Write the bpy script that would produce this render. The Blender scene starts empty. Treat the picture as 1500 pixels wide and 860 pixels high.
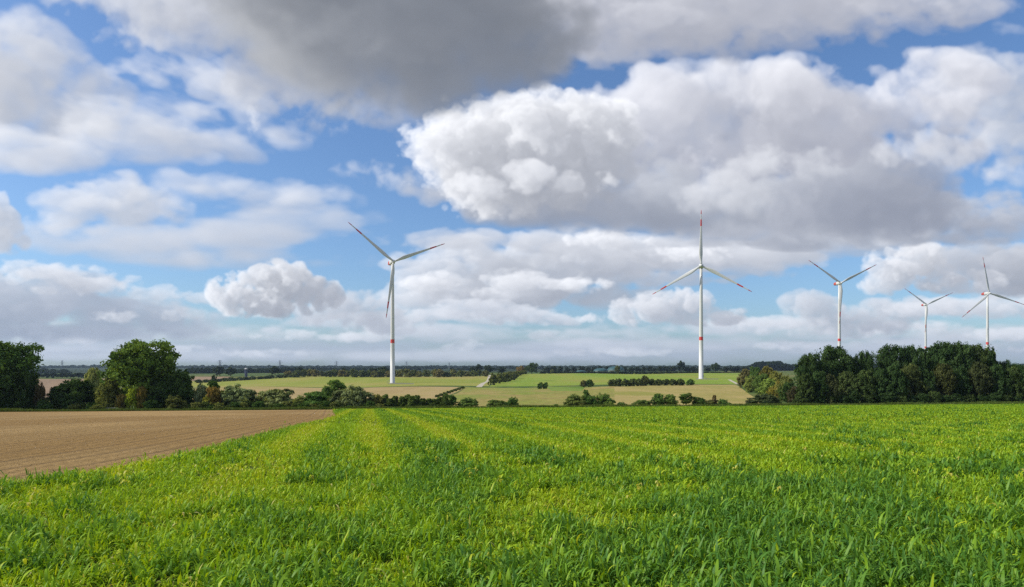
import numpy as np, math, time
from concurrent.futures import ThreadPoolExecutor
# ---------------------------------------------------------------- clouds: a ray-marched density field
# Angles are handled as tangents scaled so that 1000 units = tan 45 deg; CX/CY is the northward horizon point.
CX, CY = 750.0, 538.0
SK = 0.75                      # canvas samples per unit
X0, X1, Y0, Y1 = -260.0, 1760.0, -330.0, 552.0
CW, CH = int((X1-X0)*SK), int((Y1-Y0)*SK)

def noise_tile(seed, n=128, f0=3.0, octs=5, gain=0.62, billow=True, ridge=0.0):
    r = np.random.default_rng(seed)
    k = np.fft.fftfreq(n, 1.0/n).astype(np.float32)
    kz = np.fft.rfftfreq(n, 1.0/n).astype(np.float32)
    kk = np.sqrt(k[:, None, None]**2 + k[None, :, None]**2 + kz[None, None, :]**2)
    out = np.zeros((n, n, n), np.float32); a = 1.0; f = f0; tot = 0
    for o in range(octs):
        w = np.fft.rfftn(r.standard_normal((n, n, n)).astype(np.float32))
        w *= np.exp(-((kk-f)/(0.35*f))**2)
        g = np.fft.irfftn(w, s=(n, n, n)).astype(np.float32)
        g /= g.std()
        if billow: g = (np.abs(g)-0.8)*1.3
        out += a*g; tot += a*a; a *= gain; f *= 2.0
    return out/math.sqrt(tot)

def lookup(T, z, y, x):
    n = T.shape[0]; F = T.ravel()
    def sp(c):
        c = np.mod(c, n); i = c.astype(np.int32); fr = (c-i).astype(np.float32)
        i %= n
        return i, (i+1) % n, fr
    z0, z1, fz = sp(z); y0, y1, fy = sp(y); x0, x1, fx = sp(x)
    a = z0*n; b = z1*n
    r00 = (a+y0)*n; r01 = (a+y1)*n; r10 = (b+y0)*n; r11 = (b+y1)*n
    def row(r): 
        p = F.take(r+x0); return p+fx*(F.take(r+x1)-p)
    c0 = row(r00); c0 += fy*(row(r01)-c0)
    c1 = row(r10); c1 += fy*(row(r11)-c1)
    return c0+fz*(c1-c0)

def sst(a, b, x):
    t = np.clip((x-a)/(b-a), 0, 1); return t*t*(3-2*t)

def shift(a, dz, dy, dx):
    out = np.zeros_like(a)
    def sl(d, n):
        d = int(d)
        if d >= 0: return slice(0, max(n-d, 0)), slice(min(d, n), n)
        return slice(min(-d, n), n), slice(0, max(n+d, 0))
    (az, bz), (ay, by), (ax, bx) = sl(dz, a.shape[0]), sl(dy, a.shape[1]), sl(dx, a.shape[2])
    out[az, ay, ax] = a[bz, by, bx]
    return out

def up2(a, shp):
    for ax in (1, 2):
        n = shp[ax]
        p = np.clip((np.arange(n)-0.5)/2, 0, a.shape[ax]-1)
        i = p.astype(int); j = np.minimum(i+1, a.shape[ax]-1); f = (p-i).astype(np.float32)
        sh = [1, 1, 1]; sh[ax] = n; f = f.reshape(sh)
        a = np.take(a, i, ax)*(1-f)+np.take(a, j, ax)*f
    return a

SUN = (-0.88, -0.42, 0.18)     # towards the sun in canvas axes (x right, y down, z away)

def cloud(c, TB, TS):
    bl = np.array([b if len(b) == 5 else b+(0.75*min(b[2], b[3])+0.25*max(b[2], b[3]),) for b in [tuple(q) for q in c['b']]], np.float32)
    amp = c.get('amp', 14.0); edge = c.get('edge', 8.0); rho = c.get('rho', 0.06)
    ns = c.get('ns', 260.0); fs = c.get('fs', 70.0); st = c.get('st', 1.0); soft = c.get('soft', 0.35)
    m = amp*1.6
    g = 1+amp/np.minimum(bl[:, 2], bl[:, 3])
    x0 = max((bl[:, 0]-bl[:, 2]*g).min()-2, X0); x1 = min((bl[:, 0]+bl[:, 2]*g).max()+2, X1)
    y0 = max((bl[:, 1]-bl[:, 3]*g).min()-2, Y0); y1 = min((bl[:, 1]+bl[:, 3]*g).max()+2, Y1)
    Z = bl[:, 4].max()*0.9+m*0.5; dz = c.get('dz', max(4.0, 2*Z/30)); nz = max(6, int(2*Z/dz))
    i0, i1 = int((x0-X0)*SK), int((x1-X0)*SK); j0, j1 = int((y0-Y0)*SK), int((y1-Y0)*SK)
    xs = (X0+(np.arange(i0, i1)+.5)/SK).astype(np.float32); ys = (Y0+(np.arange(j0, j1)+.5)/SK).astype(np.float32)
    zs = ((np.arange(nz)+.5)*dz-Z).astype(np.float32)
    zz, yy, xx = zs[:, None, None], ys[None, :, None], xs[None, None, :]
    # low-frequency warp so that the blobs do not read as ellipses
    sd = c.get('seed', 1)*37.7
    s = np.full((nz, len(ys), len(xs)), -1e3, np.float32)
    for b in bl:
        q = np.sqrt(((xx-b[0])/b[2])**2+((yy-b[1])/b[3])**2+(zz/b[4])**2)
        np.maximum(s, (1-q)*min(b[2], b[3]), out=s)
    full = np.broadcast_to
    sh = s.shape
    kx = 128/ns/st; k = 128/ns
    shr = c.get('shear', 0.0)
    # a slow warp tears the outlines; billows make the heads, smooth noise the veils
    wx = lookup(TS, full(zz*k*.5+sd*5, sh), full(yy*k*.5+sd*1.1, sh), full(xx*kx*.5+sd*.7, sh))*c.get('warp', .10)*128
    px_ = xx*kx+sd*2.3+yy*k*shr+wx*.18; py_ = yy*k+sd*1.7+wx*.12; pz_ = full(zz*k+sd, sh)
    n1 = lookup(TB, pz_, py_, px_)*(1-soft) if soft < 1 else 0.0
    if soft > 0: n1 = n1+lookup(TS, pz_, py_, px_)*soft
    kx2 = 128/fs/st; k2 = 128/fs
    n2 = lookup(TS, full(zz*k2+sd*3, sh), full(yy*k2+sd+wx*.2, sh), full(xx*kx2+sd*.3+yy*k2*shr+wx*.3, sh))
    s += amp*np.clip(1+s/amp, 0, 1)*(0.8*n1+c.get('fine', .22)*n2)
    by = c.get('base')
    d = np.clip(s/edge, 0, 1)
    if by is not None:
        d *= 1-sst(by-c.get('bsoft', 10), by+c.get('bsoft', 10), yy+3*n1*1.5)
    d *= d*(3-2*d)/np.maximum(d, 1e-4)
    # optical depth towards the sun, on a grid of half resolution
    h = d[:, ::2, ::2]; hs = 2/SK
    tau = np.zeros_like(h); tup = np.zeros_like(h); tdn = np.zeros_like(h)
    t = 0.0; step = c.get('ls', 5.0)
    for q in range(9):
        ln = step*(1.45**q); t += ln
        tt = t-ln*.5
        tau += ln*shift(h, round(tt*SUN[2]/dz), round(tt*SUN[1]/hs), round(tt*SUN[0]/hs))
        tup += ln*shift(h, 0, round(-tt/hs), 0)
        if q < 7: tdn += ln*shift(h, 0, round(tt/hs), 0)
    tau = up2(tau, sh)*rho; tup = up2(tup, sh)*rho; tdn = up2(tdn, sh)*rho
    lit = 0.60*np.exp(-0.8*tau)+0.34*np.exp(-0.22*tau)+0.10*np.exp(-0.06*tau)
    lit *= 1-0.35*np.exp(-d*6*rho*14)*c.get('powder', 1.0)
    amb = 0.55*np.exp(-0.35*tup)+0.45*np.exp(-0.22*tdn)
    # composite front to back
    C = np.zeros(sh[1:]+(3,), np.float32); Tr = np.ones(sh[1:], np.float32)
    sc = np.array(c.get('sun', (1.0, .985, .95)), np.float32)*c.get('sg', 0.70)
    ac = np.array(c.get('ambc', (.80, .84, .95)), np.float32)*c.get('ag', 0.26)
    fl = np.array(c.get('floor', (.175, .19, .235)), np.float32)
    for i in range(nz):
        a = 1-np.exp(-rho*dz*d[i]); w = (Tr*a)
        C += w[..., None]*(lit[i][..., None]*sc+amb[i][..., None]*ac+fl)
        Tr *= 1-a
    A = 1-Tr
    hz = c.get('hz', 0.0)
    if hz: C = C*(1-hz)+A[..., None]*hz*np.array(c.get('hzc', (.36, .43, .57)), np.float32)
    op = c.get('op', 1.0)
    # fade at the far sides of the canvas box
    return (j0, j1, i0, i1, C*op, A*op)

LAV = (.80, .81, .93)
WISP = dict(amp=20, edge=30, rho=.020, ns=330, fs=120, fine=.30, soft=.6, ls=12, sg=.56, ag=.30, floor=(.20, .215, .255))
HAZ = (.33, .41, .56)
CLOUDS = [
 # streets of small cumulus close to the horizon (drawn first, farthest)
 dict(b=[(350,512,420,20),(900,514,420,18),(1350,512,380,20),(-100,512,200,18),(1650,508,150,18)],amp=14,edge=22,rho=.012,ns=220,fs=70,st=3.4,hz=.62,hzc=HAZ,soft=.3,dz=7,seed=1,sg=.42),
 dict(b=[(60,490,170,12),(330,486,130,11),(480,472,90,10),(640,486,140,12),(880,488,100,10),(1080,480,120,12),(1260,486,140,12),(1440,490,160,12)],amp=13,edge=12,rho=.022,ns=170,fs=56,st=2.6,hz=.32,hzc=HAZ,dz=5,seed=2,sg=.62),
 dict(b=[(120,497,46,6),(520,494,50,6),(680,506,26,5),(800,490,20,6),(1130,472,80,9),(1330,480,70,9),(1470,490,60,8),(420,490,40,6),(240,512,50,4),(900,516,60,4),(1180,506,50,4),(380,518,40,3),(1420,512,60,4),(770,470,60,6),(80,470,30,5),(560,466,60,10),(700,460,90,9)],amp=9,edge=7,rho=.045,ns=130,fs=46,st=1.8,hz=.18,hzc=HAZ,dz=4,seed=3,sg=.72),
 dict(b=[(950,505,200,10),(120,512,180,8),(620,520,200,8),(1300,508,160,10),(200,520,200,8),(1000,470,60,8)],amp=10,edge=14,rho=.016,ns=150,fs=50,st=3.2,hz=.34,hzc=HAZ,soft=.4,dz=5,seed=31,sg=.58),
 # left bank
 dict(b=[(30,440,150,46),(160,456,120,34),(-150,440,160,45),(250,474,90,18),(90,485,180,18)],amp=18,edge=16,rho=.030,ns=260,fs=90,st=1.7,hz=.30,hzc=(.33,.41,.57),base=500,bsoft=16,seed=4,sg=.46,ag=.22,ls=9,floor=(.15,.175,.235)),
 dict(b=[(50,400,80,12),(130,416,70,13),(225,432,40,11),(20,394,40,9),(262,458,34,8),(300,440,26,7),(165,462,30,8)],amp=12,edge=9,rho=.032,ns=150,fs=50,fine=.34,st=1.5,hz=.10,dz=4,seed=5,sg=.66),
 # bank behind the first turbine
 dict(b=[(660,400,90,40),(740,385,110,44),(860,385,130,46),(970,380,120,30),(610,436,50,24),(770,428,160,30),(1060,380,120,26)],amp=24,edge=12,rho=.034,ns=330,fs=100,st=1.6,hz=.16,hzc=HAZ,base=446,bsoft=20,seed=6,ls=8,sg=.72),
 dict(b=[(880,340,80,16),(1010,368,120,18),(1130,372,100,22),(660,350,80,14),(1230,350,130,24),(800,352,80,16)],amp=16,edge=14,rho=.030,ns=260,fs=90,st=1.9,hz=.12,hzc=HAZ,seed=7,sg=.50,ls=8),
 dict(b=[(640,418,44,18),(690,430,40,12),(760,412,50,12),(840,418,50,10),(900,352,60,12),(1000,374,60,10)],amp=12,edge=7,rho=.05,ns=160,fs=54,st=1.4,hz=.08,dz=4,seed=33,sg=.78,base=440),
 dict(b=[(600,460,44,18),(690,455,80,14),(800,466,60,9),(560,478,44,14)],amp=12,edge=8,rho=.045,ns=170,fs=56,st=1.5,hz=.26,hzc=HAZ,dz=4,seed=8),
 dict(b=[(960,452,56,22),(1000,446,44,24),(905,468,40,12),(1050,464,40,14)],amp=14,edge=6,rho=.06,ns=180,fs=60,hz=.14,hzc=HAZ,base=481,bsoft=6,dz=4,seed=9,st=1.2,ls=6),
 # right hand cumuli
 dict(b=[(1200,450,50,24),(1250,472,90,18),(1320,456,80,18),(1160,478,60,10)],amp=14,edge=8,rho=.045,ns=190,fs=60,hz=.22,hzc=HAZ,dz=4,seed=10,st=1.3,sg=.62),
 dict(b=[(1480,395,90,46),(1580,400,90,50),(1400,385,60,32)],amp=18,edge=12,rho=.04,ns=240,fs=80,hz=.12,hzc=HAZ,base=438,bsoft=10,seed=34,sg=.4,st=1.3),
 dict(b=[(1335,385,56,28),(1300,408,40,24),(1385,410,50,18),(1440,412,34,12)],amp=15,edge=6,rho=.055,ns=210,fs=66,hz=.06,base=434,bsoft=6,dz=5,seed=11,st=1.2,ls=6),
 dict(b=[(1440,450,100,16),(1360,452,60,10),(1540,450,90,16)],amp=12,edge=8,rho=.04,ns=170,fs=56,hz=.2,hzc=HAZ,dz=4,seed=12,st=1.6),
 # bright cumulus left of the first turbine
 dict(b=[(500,446,60,22),(470,460,60,18),(540,470,50,16)],amp=14,edge=12,rho=.04,ns=180,fs=60,hz=.2,hzc=HAZ,dz=4,seed=35,sg=.55),
 dict(b=[(345,428,38,28),(412,416,50,34),(452,432,44,28),(385,444,60,22)],amp=15,edge=5,rho=.075,ns=190,fs=60,hz=.05,base=467,bsoft=5,dz=4,seed=13,ls=5),
 # left soft clouds, middle height
 dict(WISP,b=[(150,290,96,36),(200,306,90,26),(110,322,70,18)],amp=20,edge=22,rho=.026,st=1.5,shear=-.2,hz=.06,seed=14),
 dict(WISP,b=[(300,275,80,18),(420,285,80,22),(380,305,50,16),(480,290,40,12),(260,262,40,10)],st=1.8,hz=.08,seed=36),
 dict(WISP,b=[(270,350,220,26),(410,345,120,32),(330,372,140,18),(130,342,100,18),(490,330,70,24),(440,376,90,14)],rho=.017,st=2.2,hz=.2,seed=15,sg=.46),
 dict(b=[(-2,338,36,38),(-34,312,40,44),(12,352,28,22),(-14,292,26,20)],amp=17,edge=12,rho=.036,ns=220,fs=80,hz=.05,seed=16,sg=.8),
 # left soft clouds, high
 dict(WISP,b=[(30,110,100,84),(-60,120,130,100),(95,150,90,60),(0,60,70,50)],amp=34,edge=42,rho=.016,ns=460,fs=160,st=1.3,shear=-.3,seed=17),
 dict(WISP,b=[(160,190,140,34),(235,190,130,42),(320,210,90,22),(70,215,120,30),(190,160,90,20),(0,195,110,30)],amp=28,edge=32,rho=.018,ns=420,fs=150,st=1.7,shear=-.4,seed=18),
 dict(WISP,b=[(200,95,46,18),(270,100,80,24),(320,115,70,30),(380,140,50,20)],amp=20,edge=26,rho=.015,ns=280,fs=100,st=1.4,shear=-.4,seed=19),
 dict(WISP,b=[(371,175,9,22)],amp=7,edge=12,rho=.024,ns=80,fs=40,seed=37),
 dict(WISP,b=[(540,250,40,12),(580,262,40,14),(690,180,50,30)],amp=12,edge=22,rho=.013,ns=140,fs=60,seed=38),
 # right soft clouds, high
 dict(WISP,b=[(1390,105,40,32),(1450,110,70,40),(1430,160,70,34),(1500,150,70,40),(1460,200,80,36),(1600,160,120,70),(1490,250,70,30),(1570,240,80,36)],amp=24,edge=30,rho=.018,ns=320,fs=110,st=1.3,seed=20,hz=.04),
 dict(WISP,b=[(1480,40,30,12),(1560,30,50,18)],amp=10,edge=22,rho=.010,ns=180,fs=80,st=1.4,seed=21),
 # grey streets under the great cumulus, right
 dict(b=[(1380,320,130,28),(1300,340,150,20),(1450,308,70,22),(1160,338,170,22)],amp=18,edge=12,rho=.035,ns=260,fs=90,st=1.6,hz=.10,hzc=HAZ,seed=22,sg=.36,ag=.18,ls=10,floor=(.17,.19,.25)),
 # the great cumulus: soft upper body, dark right body, bright left head and the lobes in front
 dict(b=[(840,195,170,62),(1000,172,180,74),(1180,158,220,74),(1330,142,140,60),(1100,215,280,64)],amp=34,edge=24,rho=.020,ns=640,fs=170,fine=.24,seed=23,ls=11,sg=.64,ag=.28,ambc=LAV,floor=(.185,.20,.255),dz=9,soft=.5),
 dict(b=[(760,268,150,66),(900,292,180,50),(1010,302,210,48),(1180,302,230,44)],amp=30,edge=24,rho=.026,ns=560,fs=150,base=332,bsoft=26,seed=39,ls=11,sg=.36,ag=.16,dz=9,st=1.3,floor=(.175,.20,.265),soft=.5),
 dict(b=[(685,212,94,66),(700,262,90,56),(790,198,120,62),(745,275,120,40),(640,266,44,20),(860,210,100,60)],amp=27,edge=13,rho=.032,ns=430,fs=110,fine=.34,base=318,bsoft=18,seed=40,ls=8,sg=.78,dz=7,soft=.45),
 dict(b=[(715,266,44,24),(770,258,50,24),(835,272,40,18),(888,264,18,15)],amp=16,edge=18,rho=.028,ns=240,fs=66,seed=41,ls=7,sg=.66,base=298,bsoft=24,dz=5,soft=.45),
 dict(b=[(1290,275,110,54),(1220,292,120,52),(1350,262,60,40),(1330,312,80,28),(1250,325,140,24)],amp=30,edge=34,rho=.024,ns=470,fs=120,fine=.3,base=340,bsoft=30,seed=42,ls=12,sg=.26,ag=.12,dz=8,floor=(.165,.19,.265),soft=.5),
 dict(b=[(1368,214,48,26),(1325,226,40,22),(1405,232,34,24)],amp=24,edge=34,rho=.018,ns=330,fs=90,fine=.3,seed=48,sg=.62,soft=.5,base=262,bsoft=34),
 dict(b=[(1075,262,60,38),(1040,284,46,28),(1120,250,66,36),(1165,246,50,26),(1100,285,84,28)],amp=30,edge=36,rho=.020,ns=400,fs=100,fine=.30,seed=47,ls=10,sg=.50,base=308,bsoft=40,dz=7,soft=.4),
 # nearest: the dark one overhead
 dict(b=[(310,-5,210,80),(200,-30,120,66),(425,65,100,60),(500,150,90,46),(430,120,90,50)],amp=40,edge=46,rho=.014,ns=460,fs=130,fine=.34,soft=.7,seed=45,ls=14,sg=.48,ag=.32,dz=12),
 dict(b=[(1000,-10,330,80),(1220,-5,220,66),(1010,62,70,24),(900,40,160,60)],amp=36,edge=36,rho=.017,ns=440,fs=130,fine=.34,soft=.7,seed=46,ls=14,sg=.42,ag=.32,ambc=LAV,dz=12,st=1.4),
 dict(b=[(560,10,270,120),(520,95,110,84),(700,50,170,84),(620,105,110,60),(420,-10,150,80),(600,-150,500,160),(500,150,60,40)],
      amp=30,edge=105,rho=.026,ns=520,fs=150,fine=.28,st=1.2,soft=.75,seed=24,ls=16,dz=12,sg=.34,ag=.24,floor=(.115,.13,.16)),
]
def sky_canvas():
    TB = noise_tile(11, octs=4, gain=.42); TS = noise_tile(12, billow=False, f0=3.0, octs=4, gain=.5)
    L = np.zeros((CH, CW, 3), np.float32); A = np.zeros((CH, CW), np.float32)
    with ThreadPoolExecutor(4) as ex:
        for j0, j1, i0, i1, C, a in ex.map(lambda c: cloud(c, TB, TS), CLOUDS):
            L[j0:j1, i0:i1] = L[j0:j1, i0:i1]*(1-a[..., None])+C
            A[j0:j1, i0:i1] = A[j0:j1, i0:i1]*(1-a)+a
    return L, A
def exec_trees():
    tree = globals()['tree']
    DK = (.028, .050, .014); DG = (.036, .066, .016); MG = (.055, .088, .022); OL = (.085, .098, .028); YG = (.13, .16, .03); GG = (.085, .105, .05)
    OR = (.10, .075, .02); BR = (.040, .034, .016); OC = (.088, .082, .02); BG = (.012, .024, .012)
    # left edge to the big tree
    tree('oak', 2, 56, 502, 150, DG, 'tall dark broadleaf tree cut by the left edge of the photo')
    tree('dense', 44, 17, 548, 148, DK, 'dark leafy understorey tree at the foot of the leftmost tall tree')
    tree('bush', 60, 9, 562, 147, BR, 'reddish brown shrub right of the leftmost tall tree', 'shrub')
    tree('dense', 111, 32, 556, 152, DK, 'broad dark green rounded tree left of the big tree')
    tree('dense', 84, 15, 567, 150, DK, 'small dark tree on the left flank of the broad dark rounded tree')
    tree('willow', 136, 17, 541, 172, (.15, .165, .06), 'pale yellow green willow showing above the broad dark rounded tree', 'tree', 'willow_tree')
    tree('oak', 213, 57, 500, 154, (.055, .092, .018), 'biggest broad crowned tree, standing at the far edge of the brown field')
    tree('dense', 163, 20, 553, 150, OL, 'olive green small tree at the left foot of the biggest tree')
    tree('dense', 266, 22, 543, 152, DK, 'dark tree against the right flank of the biggest tree')
    tree('dense', 238, 26, 560, 150, DK, 'low dark tree under the right half of the biggest tree')
    tree('bush', 193, 12, 567, 147, (.15, .19, .02), 'bright yellow green bush in front of the biggest tree', 'bush')
    tree('bush', 179, 9, 578, 146, (.060, .054, .02), 'reddish brown bush in front of the biggest tree', 'bush')
    tree('bush', 208, 9, 566, 147, (.11, .09, .022), 'brownish olive bush right of the bright yellow green bush', 'bush')
    tree('bush', 222, 13, 586, 146, DG, 'low dark green bush under the biggest tree', 'bush')
    tree('bush', 258, 16, 580, 146, (.06, .07, .02), 'dull green bush at the right foot of the biggest tree', 'bush')
    tree('bush', 152, 8, 588, 146, OL, 'low olive bush beside the pale trough', 'bush')
    base_tree = tree
    def tree(kind, px, hw, *a, **k):
        k.setdefault('lum', 2.7); return base_tree(kind, px, hw*1.12, *a, **k)
    # middle hedge
    tree('willow', 298, 12, 564, 152, GG, 'pale grey green willow shrub left of the orange shrub', 'shrub', 'willow_shrub')
    tree('tall', 313, 8, 558, 166, DG, 'dark pointed small tree behind the orange shrub')
    tree('bush', 313, 11, 567, 150, OR, 'orange autumn shrub in the field hedge', 'shrub')
    tree('bush', 304, 10, 580, 149, (.15, .15, .025), 'yellow green shrub below the orange shrub', 'shrub')
    tree('willow', 345, 30, 566, 153, (.075, .095, .042), 'broad grey green willow bush right of the orange shrub', 'bush', 'willow_bush')
    tree('willow', 405, 31, 571, 154, (.078, .092, .036), 'broad domed willow bush in the middle of the left hedge', 'bush', 'willow_bush')
    tree('bush', 437, 9, 582, 152, OL, 'small olive bush between the domed willow and dark bush', 'bush')
    tree('dense', 461, 25, 574, 154, DG, 'dark green bush left of the paired grey green bush', 'bush')
    tree('tall', 492, 14, 557, 168, (.062, .10, .024), 'tree with lumpy crown rising behind the left hedge')
    tree('dense', 478, 11, 566, 166, MG, 'lower tree at the left shoulder of the lumpy crowned tree')
    tree('willow', 516, 29, 567, 152, (.072, .088, .038), 'large grey green bush at the right end of the left hedge', 'bush', 'willow_bush')
    tree('bush', 553, 10, 578, 153, (.10, .10, .03), 'yellowish bush at the left end of the spiky hedge', 'bush')
    for i in range(12):
        x = 563+i*8.1+rng.uniform(-1.5, 1.5)
        tree('spire', x, 9.0, 580+rng.uniform(-3, 5), 152+rng.uniform(0, 2), (.050, .072, .020), 'upright spiky shrub in the dense hedge left of the slender tree', 'shrub', 'spiky_shrub', 'spiky shrubs in one hedge')
    tree('tall', 662, 6.5, 579, 155, DG, 'slender small tree at the right end of the spiky hedge')
    tree('bush', 684, 16, 583, 156, (.048, .075, .02), 'round bush just right of the spiky hedge', 'bush')
    tree('bush', 707, 9, 595.5, 157, DG, 'very low bush between two round bushes', 'bush')
    tree('bush', 728, 15, 586, 157, (.052, .078, .02), 'wider left bush of the joined pair below the gravel track', 'bush')
    tree('bush', 750, 10, 582, 157, DG, 'taller right bush of the joined pair below the gravel track', 'bush')
    tree('bush', 814.5, 3.8, 592, 158, DG, 'tiny lone round bush on the field edge', 'bush')
    tree('bush', 841, 16, 578, 158, (.06, .078, .022), 'left rounded bush of the middle clump', 'bush')
    tree('tall', 858.5, 5.5, 571, 160, DG, 'thin small tree standing out of the middle clump')
    tree('bush', 865, 10, 580, 158, DG, 'dark bush in the centre of the middle clump', 'bush')
    tree('bush', 886, 15, 577, 159, (.045, .072, .018), 'largest right hand bush of the middle clump', 'bush')
    tree('bush', 893, 7, 588, 157, (.09, .12, .03), 'light green low bush at the foot of the middle clump', 'bush')
    tree('bush', 911, 7.5, 589, 159, DG, 'small low bush right of the middle clump', 'bush')
    tree('bush', 942, 13, 586, 160, (.045, .07, .018), 'low wide bush at the left end of the right bush row', 'bush')
    tree('dense', 965, 10, 577, 160, DG, 'round dark left tree of two touching round bushes', 'bush')
    tree('dense', 982, 10, 578, 160, (.05, .078, .02), 'rounded right one of two touching round bushes', 'bush')
    tree('tall', 1005, 12, 576, 161, (.05, .078, .02), 'pointed bushy tree in the right bush row')
    tree('bush', 1024, 10, 582, 161, DG, 'bush right of the pointed bushy tree', 'bush')
    tree('bush', 1038, 8, 586, 161, (.06, .07, .022), 'low brownish green bush in the right bush row', 'bush')
    tree('spire', 1046.5, 5, 579, 162, (.09, .075, .035), 'thin brownish upright shrub in the right bush row', 'shrub', 'spiky_shrub')
    tree('bush', 1059, 10, 585, 161, DG, 'last bush at the right end of the right bush row', 'bush')
    tree('bush', 1085, 7, 592.5, 161, OL, 'tiny olive tuft of shrub left of the dark rounded bush', 'bush')
    tree('bush', 1117, 20, 577, 160, (.030, .040, .018), 'dark rounded bush in front of the autumn hedge', 'bush')
    tree('bush', 1134, 11, 581, 161, (.030, .040, .018), 'right shoulder bush leaning on the dark rounded bush', 'bush')
    tree('bush', 62, 9, 585, 146, DK, 'small dark bush below the reddish brown shrub', 'bush')
    tree('bush', 1121, 7, 587, 157, BG, 'small dark bush in front of the dark rounded bush', 'bush')
    tree = base_tree
    # autumn hedge running away from the wood
    for px, hw, top, Y, col, lb in [
        (1092, 12, 541, 400, (.085, .08, .03), 'brownish far left tree of the autumn hedge'),
        (1107, 12, 538, 370, DG, 'dark green tree in the autumn hedge beside an orange one'),
        (1123, 13, 537, 350, OC, 'orange tinted tree at the top of the autumn hedge'),
        (1100, 12, 551, 330, (.10, .125, .03), 'light green tree at the lower left of the autumn hedge'),
        (1118, 16, 548, 300, MG, 'mid green round tree in the autumn hedge'),
        (1137, 14, 544, 290, (.11, .115, .028), 'olive yellow tree right of the orange one in the autumn hedge'),
        (1126, 15, 555, 262, (.10, .14, .03), 'bright green domed tree low in the autumn hedge'),
        (1130, 7, 567, 230, (.115, .105, .02), 'small golden yellow shrub in the autumn hedge'),
        (1142, 10, 559, 222, (.13, .115, .028), 'ochre green shrub right of the golden yellow one'),
        (1152, 14, 551, 212, OL, 'olive tree where the autumn hedge meets the wood'),
        (1155, 13, 560, 195, DK, 'dark low tree where the autumn hedge meets the wood'),
        (1166, 12, 566, 186, (.036, .034, .017), 'brown dark shrub at the left foot of the wood')]:
        tree('dense', px, hw, top, Y, col, lb, 'shrub' if 'shrub' in lb else 'tree')
    # the wood on the right: tall row behind, low row in front
    WD = (.022, .040, .013); WE = (.030, .046, .014)
    for px, hw, top, Y, lb in [
        (1186, 16, 519, 186, 'leftmost tall tree of the wood with stepped crown'),
        (1220, 26, 508, 190, 'tall round crowned tree of the wood in front of a turbine tower'),
        (1246, 12, 524, 192, 'narrow tree right of the round crowned one in the wood'),
        (1268, 14, 516, 190, 'separate tall tree of the wood before its first gap'),
        (1303, 20, 507, 192, 'tall tree right of the first gap in the wood'),
        (1333, 15, 507, 190, 'tall tree in the middle of the wood left of the small turbine'),
        (1354, 9, 510, 194, 'narrow tree of the wood under the smallest turbine'),
        (1378, 21, 503, 192, 'tall tree of the wood right of the smallest turbine'),
        (1402, 17, 502, 190, 'highest crown in the wood'),
        (1428, 21, 506, 191, 'broad tall tree left of the rightmost turbine tower'),
        (1450, 9, 511, 189, 'narrow tree at the foot of the rightmost turbine'),
        (1466, 15, 529, 190, 'lower tree stepping down right of the rightmost turbine'),
        (1490, 16, 534, 191, 'low tree at the right edge behind the wood')]:
        tree('tall' if hw < 11 else 'oak', px, hw*1.22, top, Y, WD if int(px) % 3 else WE, lb, lum=2.15)
    for px, hw, top, col, lb in [
        (1178, 15, 548, WE, 'low front tree at the left corner of the wood'),
        (1199, 16, 545, WD, 'second low front tree from the left corner of the wood'),
        (1216, 13, 549, (.030, .036, .015), 'brownish low tree in the front of the wood'),
        (1240, 17, 545, (.034, .048, .016), 'slightly lighter low tree below the round crowned tree'),
        (1268, 18, 543, WE, 'low front tree below the separate tall tree of the wood'),
        (1290, 14, 541, WD, 'low front tree in the first gap of the wood'),
        (1310, 17, 535, WD, 'low front tree right of the first gap in the wood'),
        (1334, 19, 534, (.036, .046, .015), 'olive low front tree in the middle of the wood'),
        (1358, 13, 542, WD, 'small low front tree below the smallest turbine'),
        (1381, 19, 534, (.036, .042, .014), 'low front tree below the highest crowns'),
        (1404, 15, 538, WD, 'dark low front tree right of the middle'),
        (1433, 20, 532, (.029, .036, .014), 'brown tinted low front tree left of the rightmost turbine'),
        (1460, 17, 535, WD, 'dark low front tree below the rightmost turbine'),
        (1484, 16, 538, WE, 'low front tree near the right edge of the photo'),
        (1504, 14, 534, WD, 'dark low tree cut by the right edge of the photo')]:
        tree('dense', px, hw, top, 168+rng.uniform(0, 4), col, lb, lum=2.15)
    # hedge in front of the second turbine, lone bushes and the hedge along the track
    for i, x in enumerate([896, 906, 916, 926, 935, 955, 965, 976, 986, 996]):
        tree('hedgebush', x, 7.5, 554.5+rng.uniform(-.8, 1.2), 440+rng.uniform(0, 15), (.045, .058, .02), 'rounded dark bush in the long hedge left of the second turbine', 'bush', 'hedge_bush', 'bushes of the mid field hedge')
    tree('hedgebush', 944, 8, 550.5, 448, (.05, .058, .02), 'tallest bush of the mid field hedge', 'bush', 'hedge_bush')
    tree('hedgebush', 1012, 7, 555.5, 450, DG, 'slightly detached right end bush of the mid field hedge', 'bush', 'hedge_bush')
    tree('hedgebush', 791.5, 4.5, 560, 450, DG, 'left one of two small bushes on the green field', 'bush', 'hedge_bush')
    tree('hedgebush', 799, 4.5, 560, 450, DG, 'right one of two small bushes on the green field', 'bush', 'hedge_bush')
    tree('hedgebush', 855, 5.5, 557, 455, (.07, .07, .026), 'brownish left bush of the short hedge clump on the green field', 'bush', 'hedge_bush')
    tree('hedgebush', 864, 7, 556, 455, DG, 'dark right bush of the short hedge clump on the green field', 'bush', 'hedge_bush')
    for i in range(11):
        u = i/10; Y = 560+u*460; x = 722+u**.72*46
        tree('hedgebush', x, 7.6-3.0*u, 547-4.6*u+rng.uniform(-.6, .6), Y, (.075, .085, .022), 'olive bush in the hedge along the gravel track', 'bush', 'hedge_bush', 'bushes of the hedge along the track')
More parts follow.
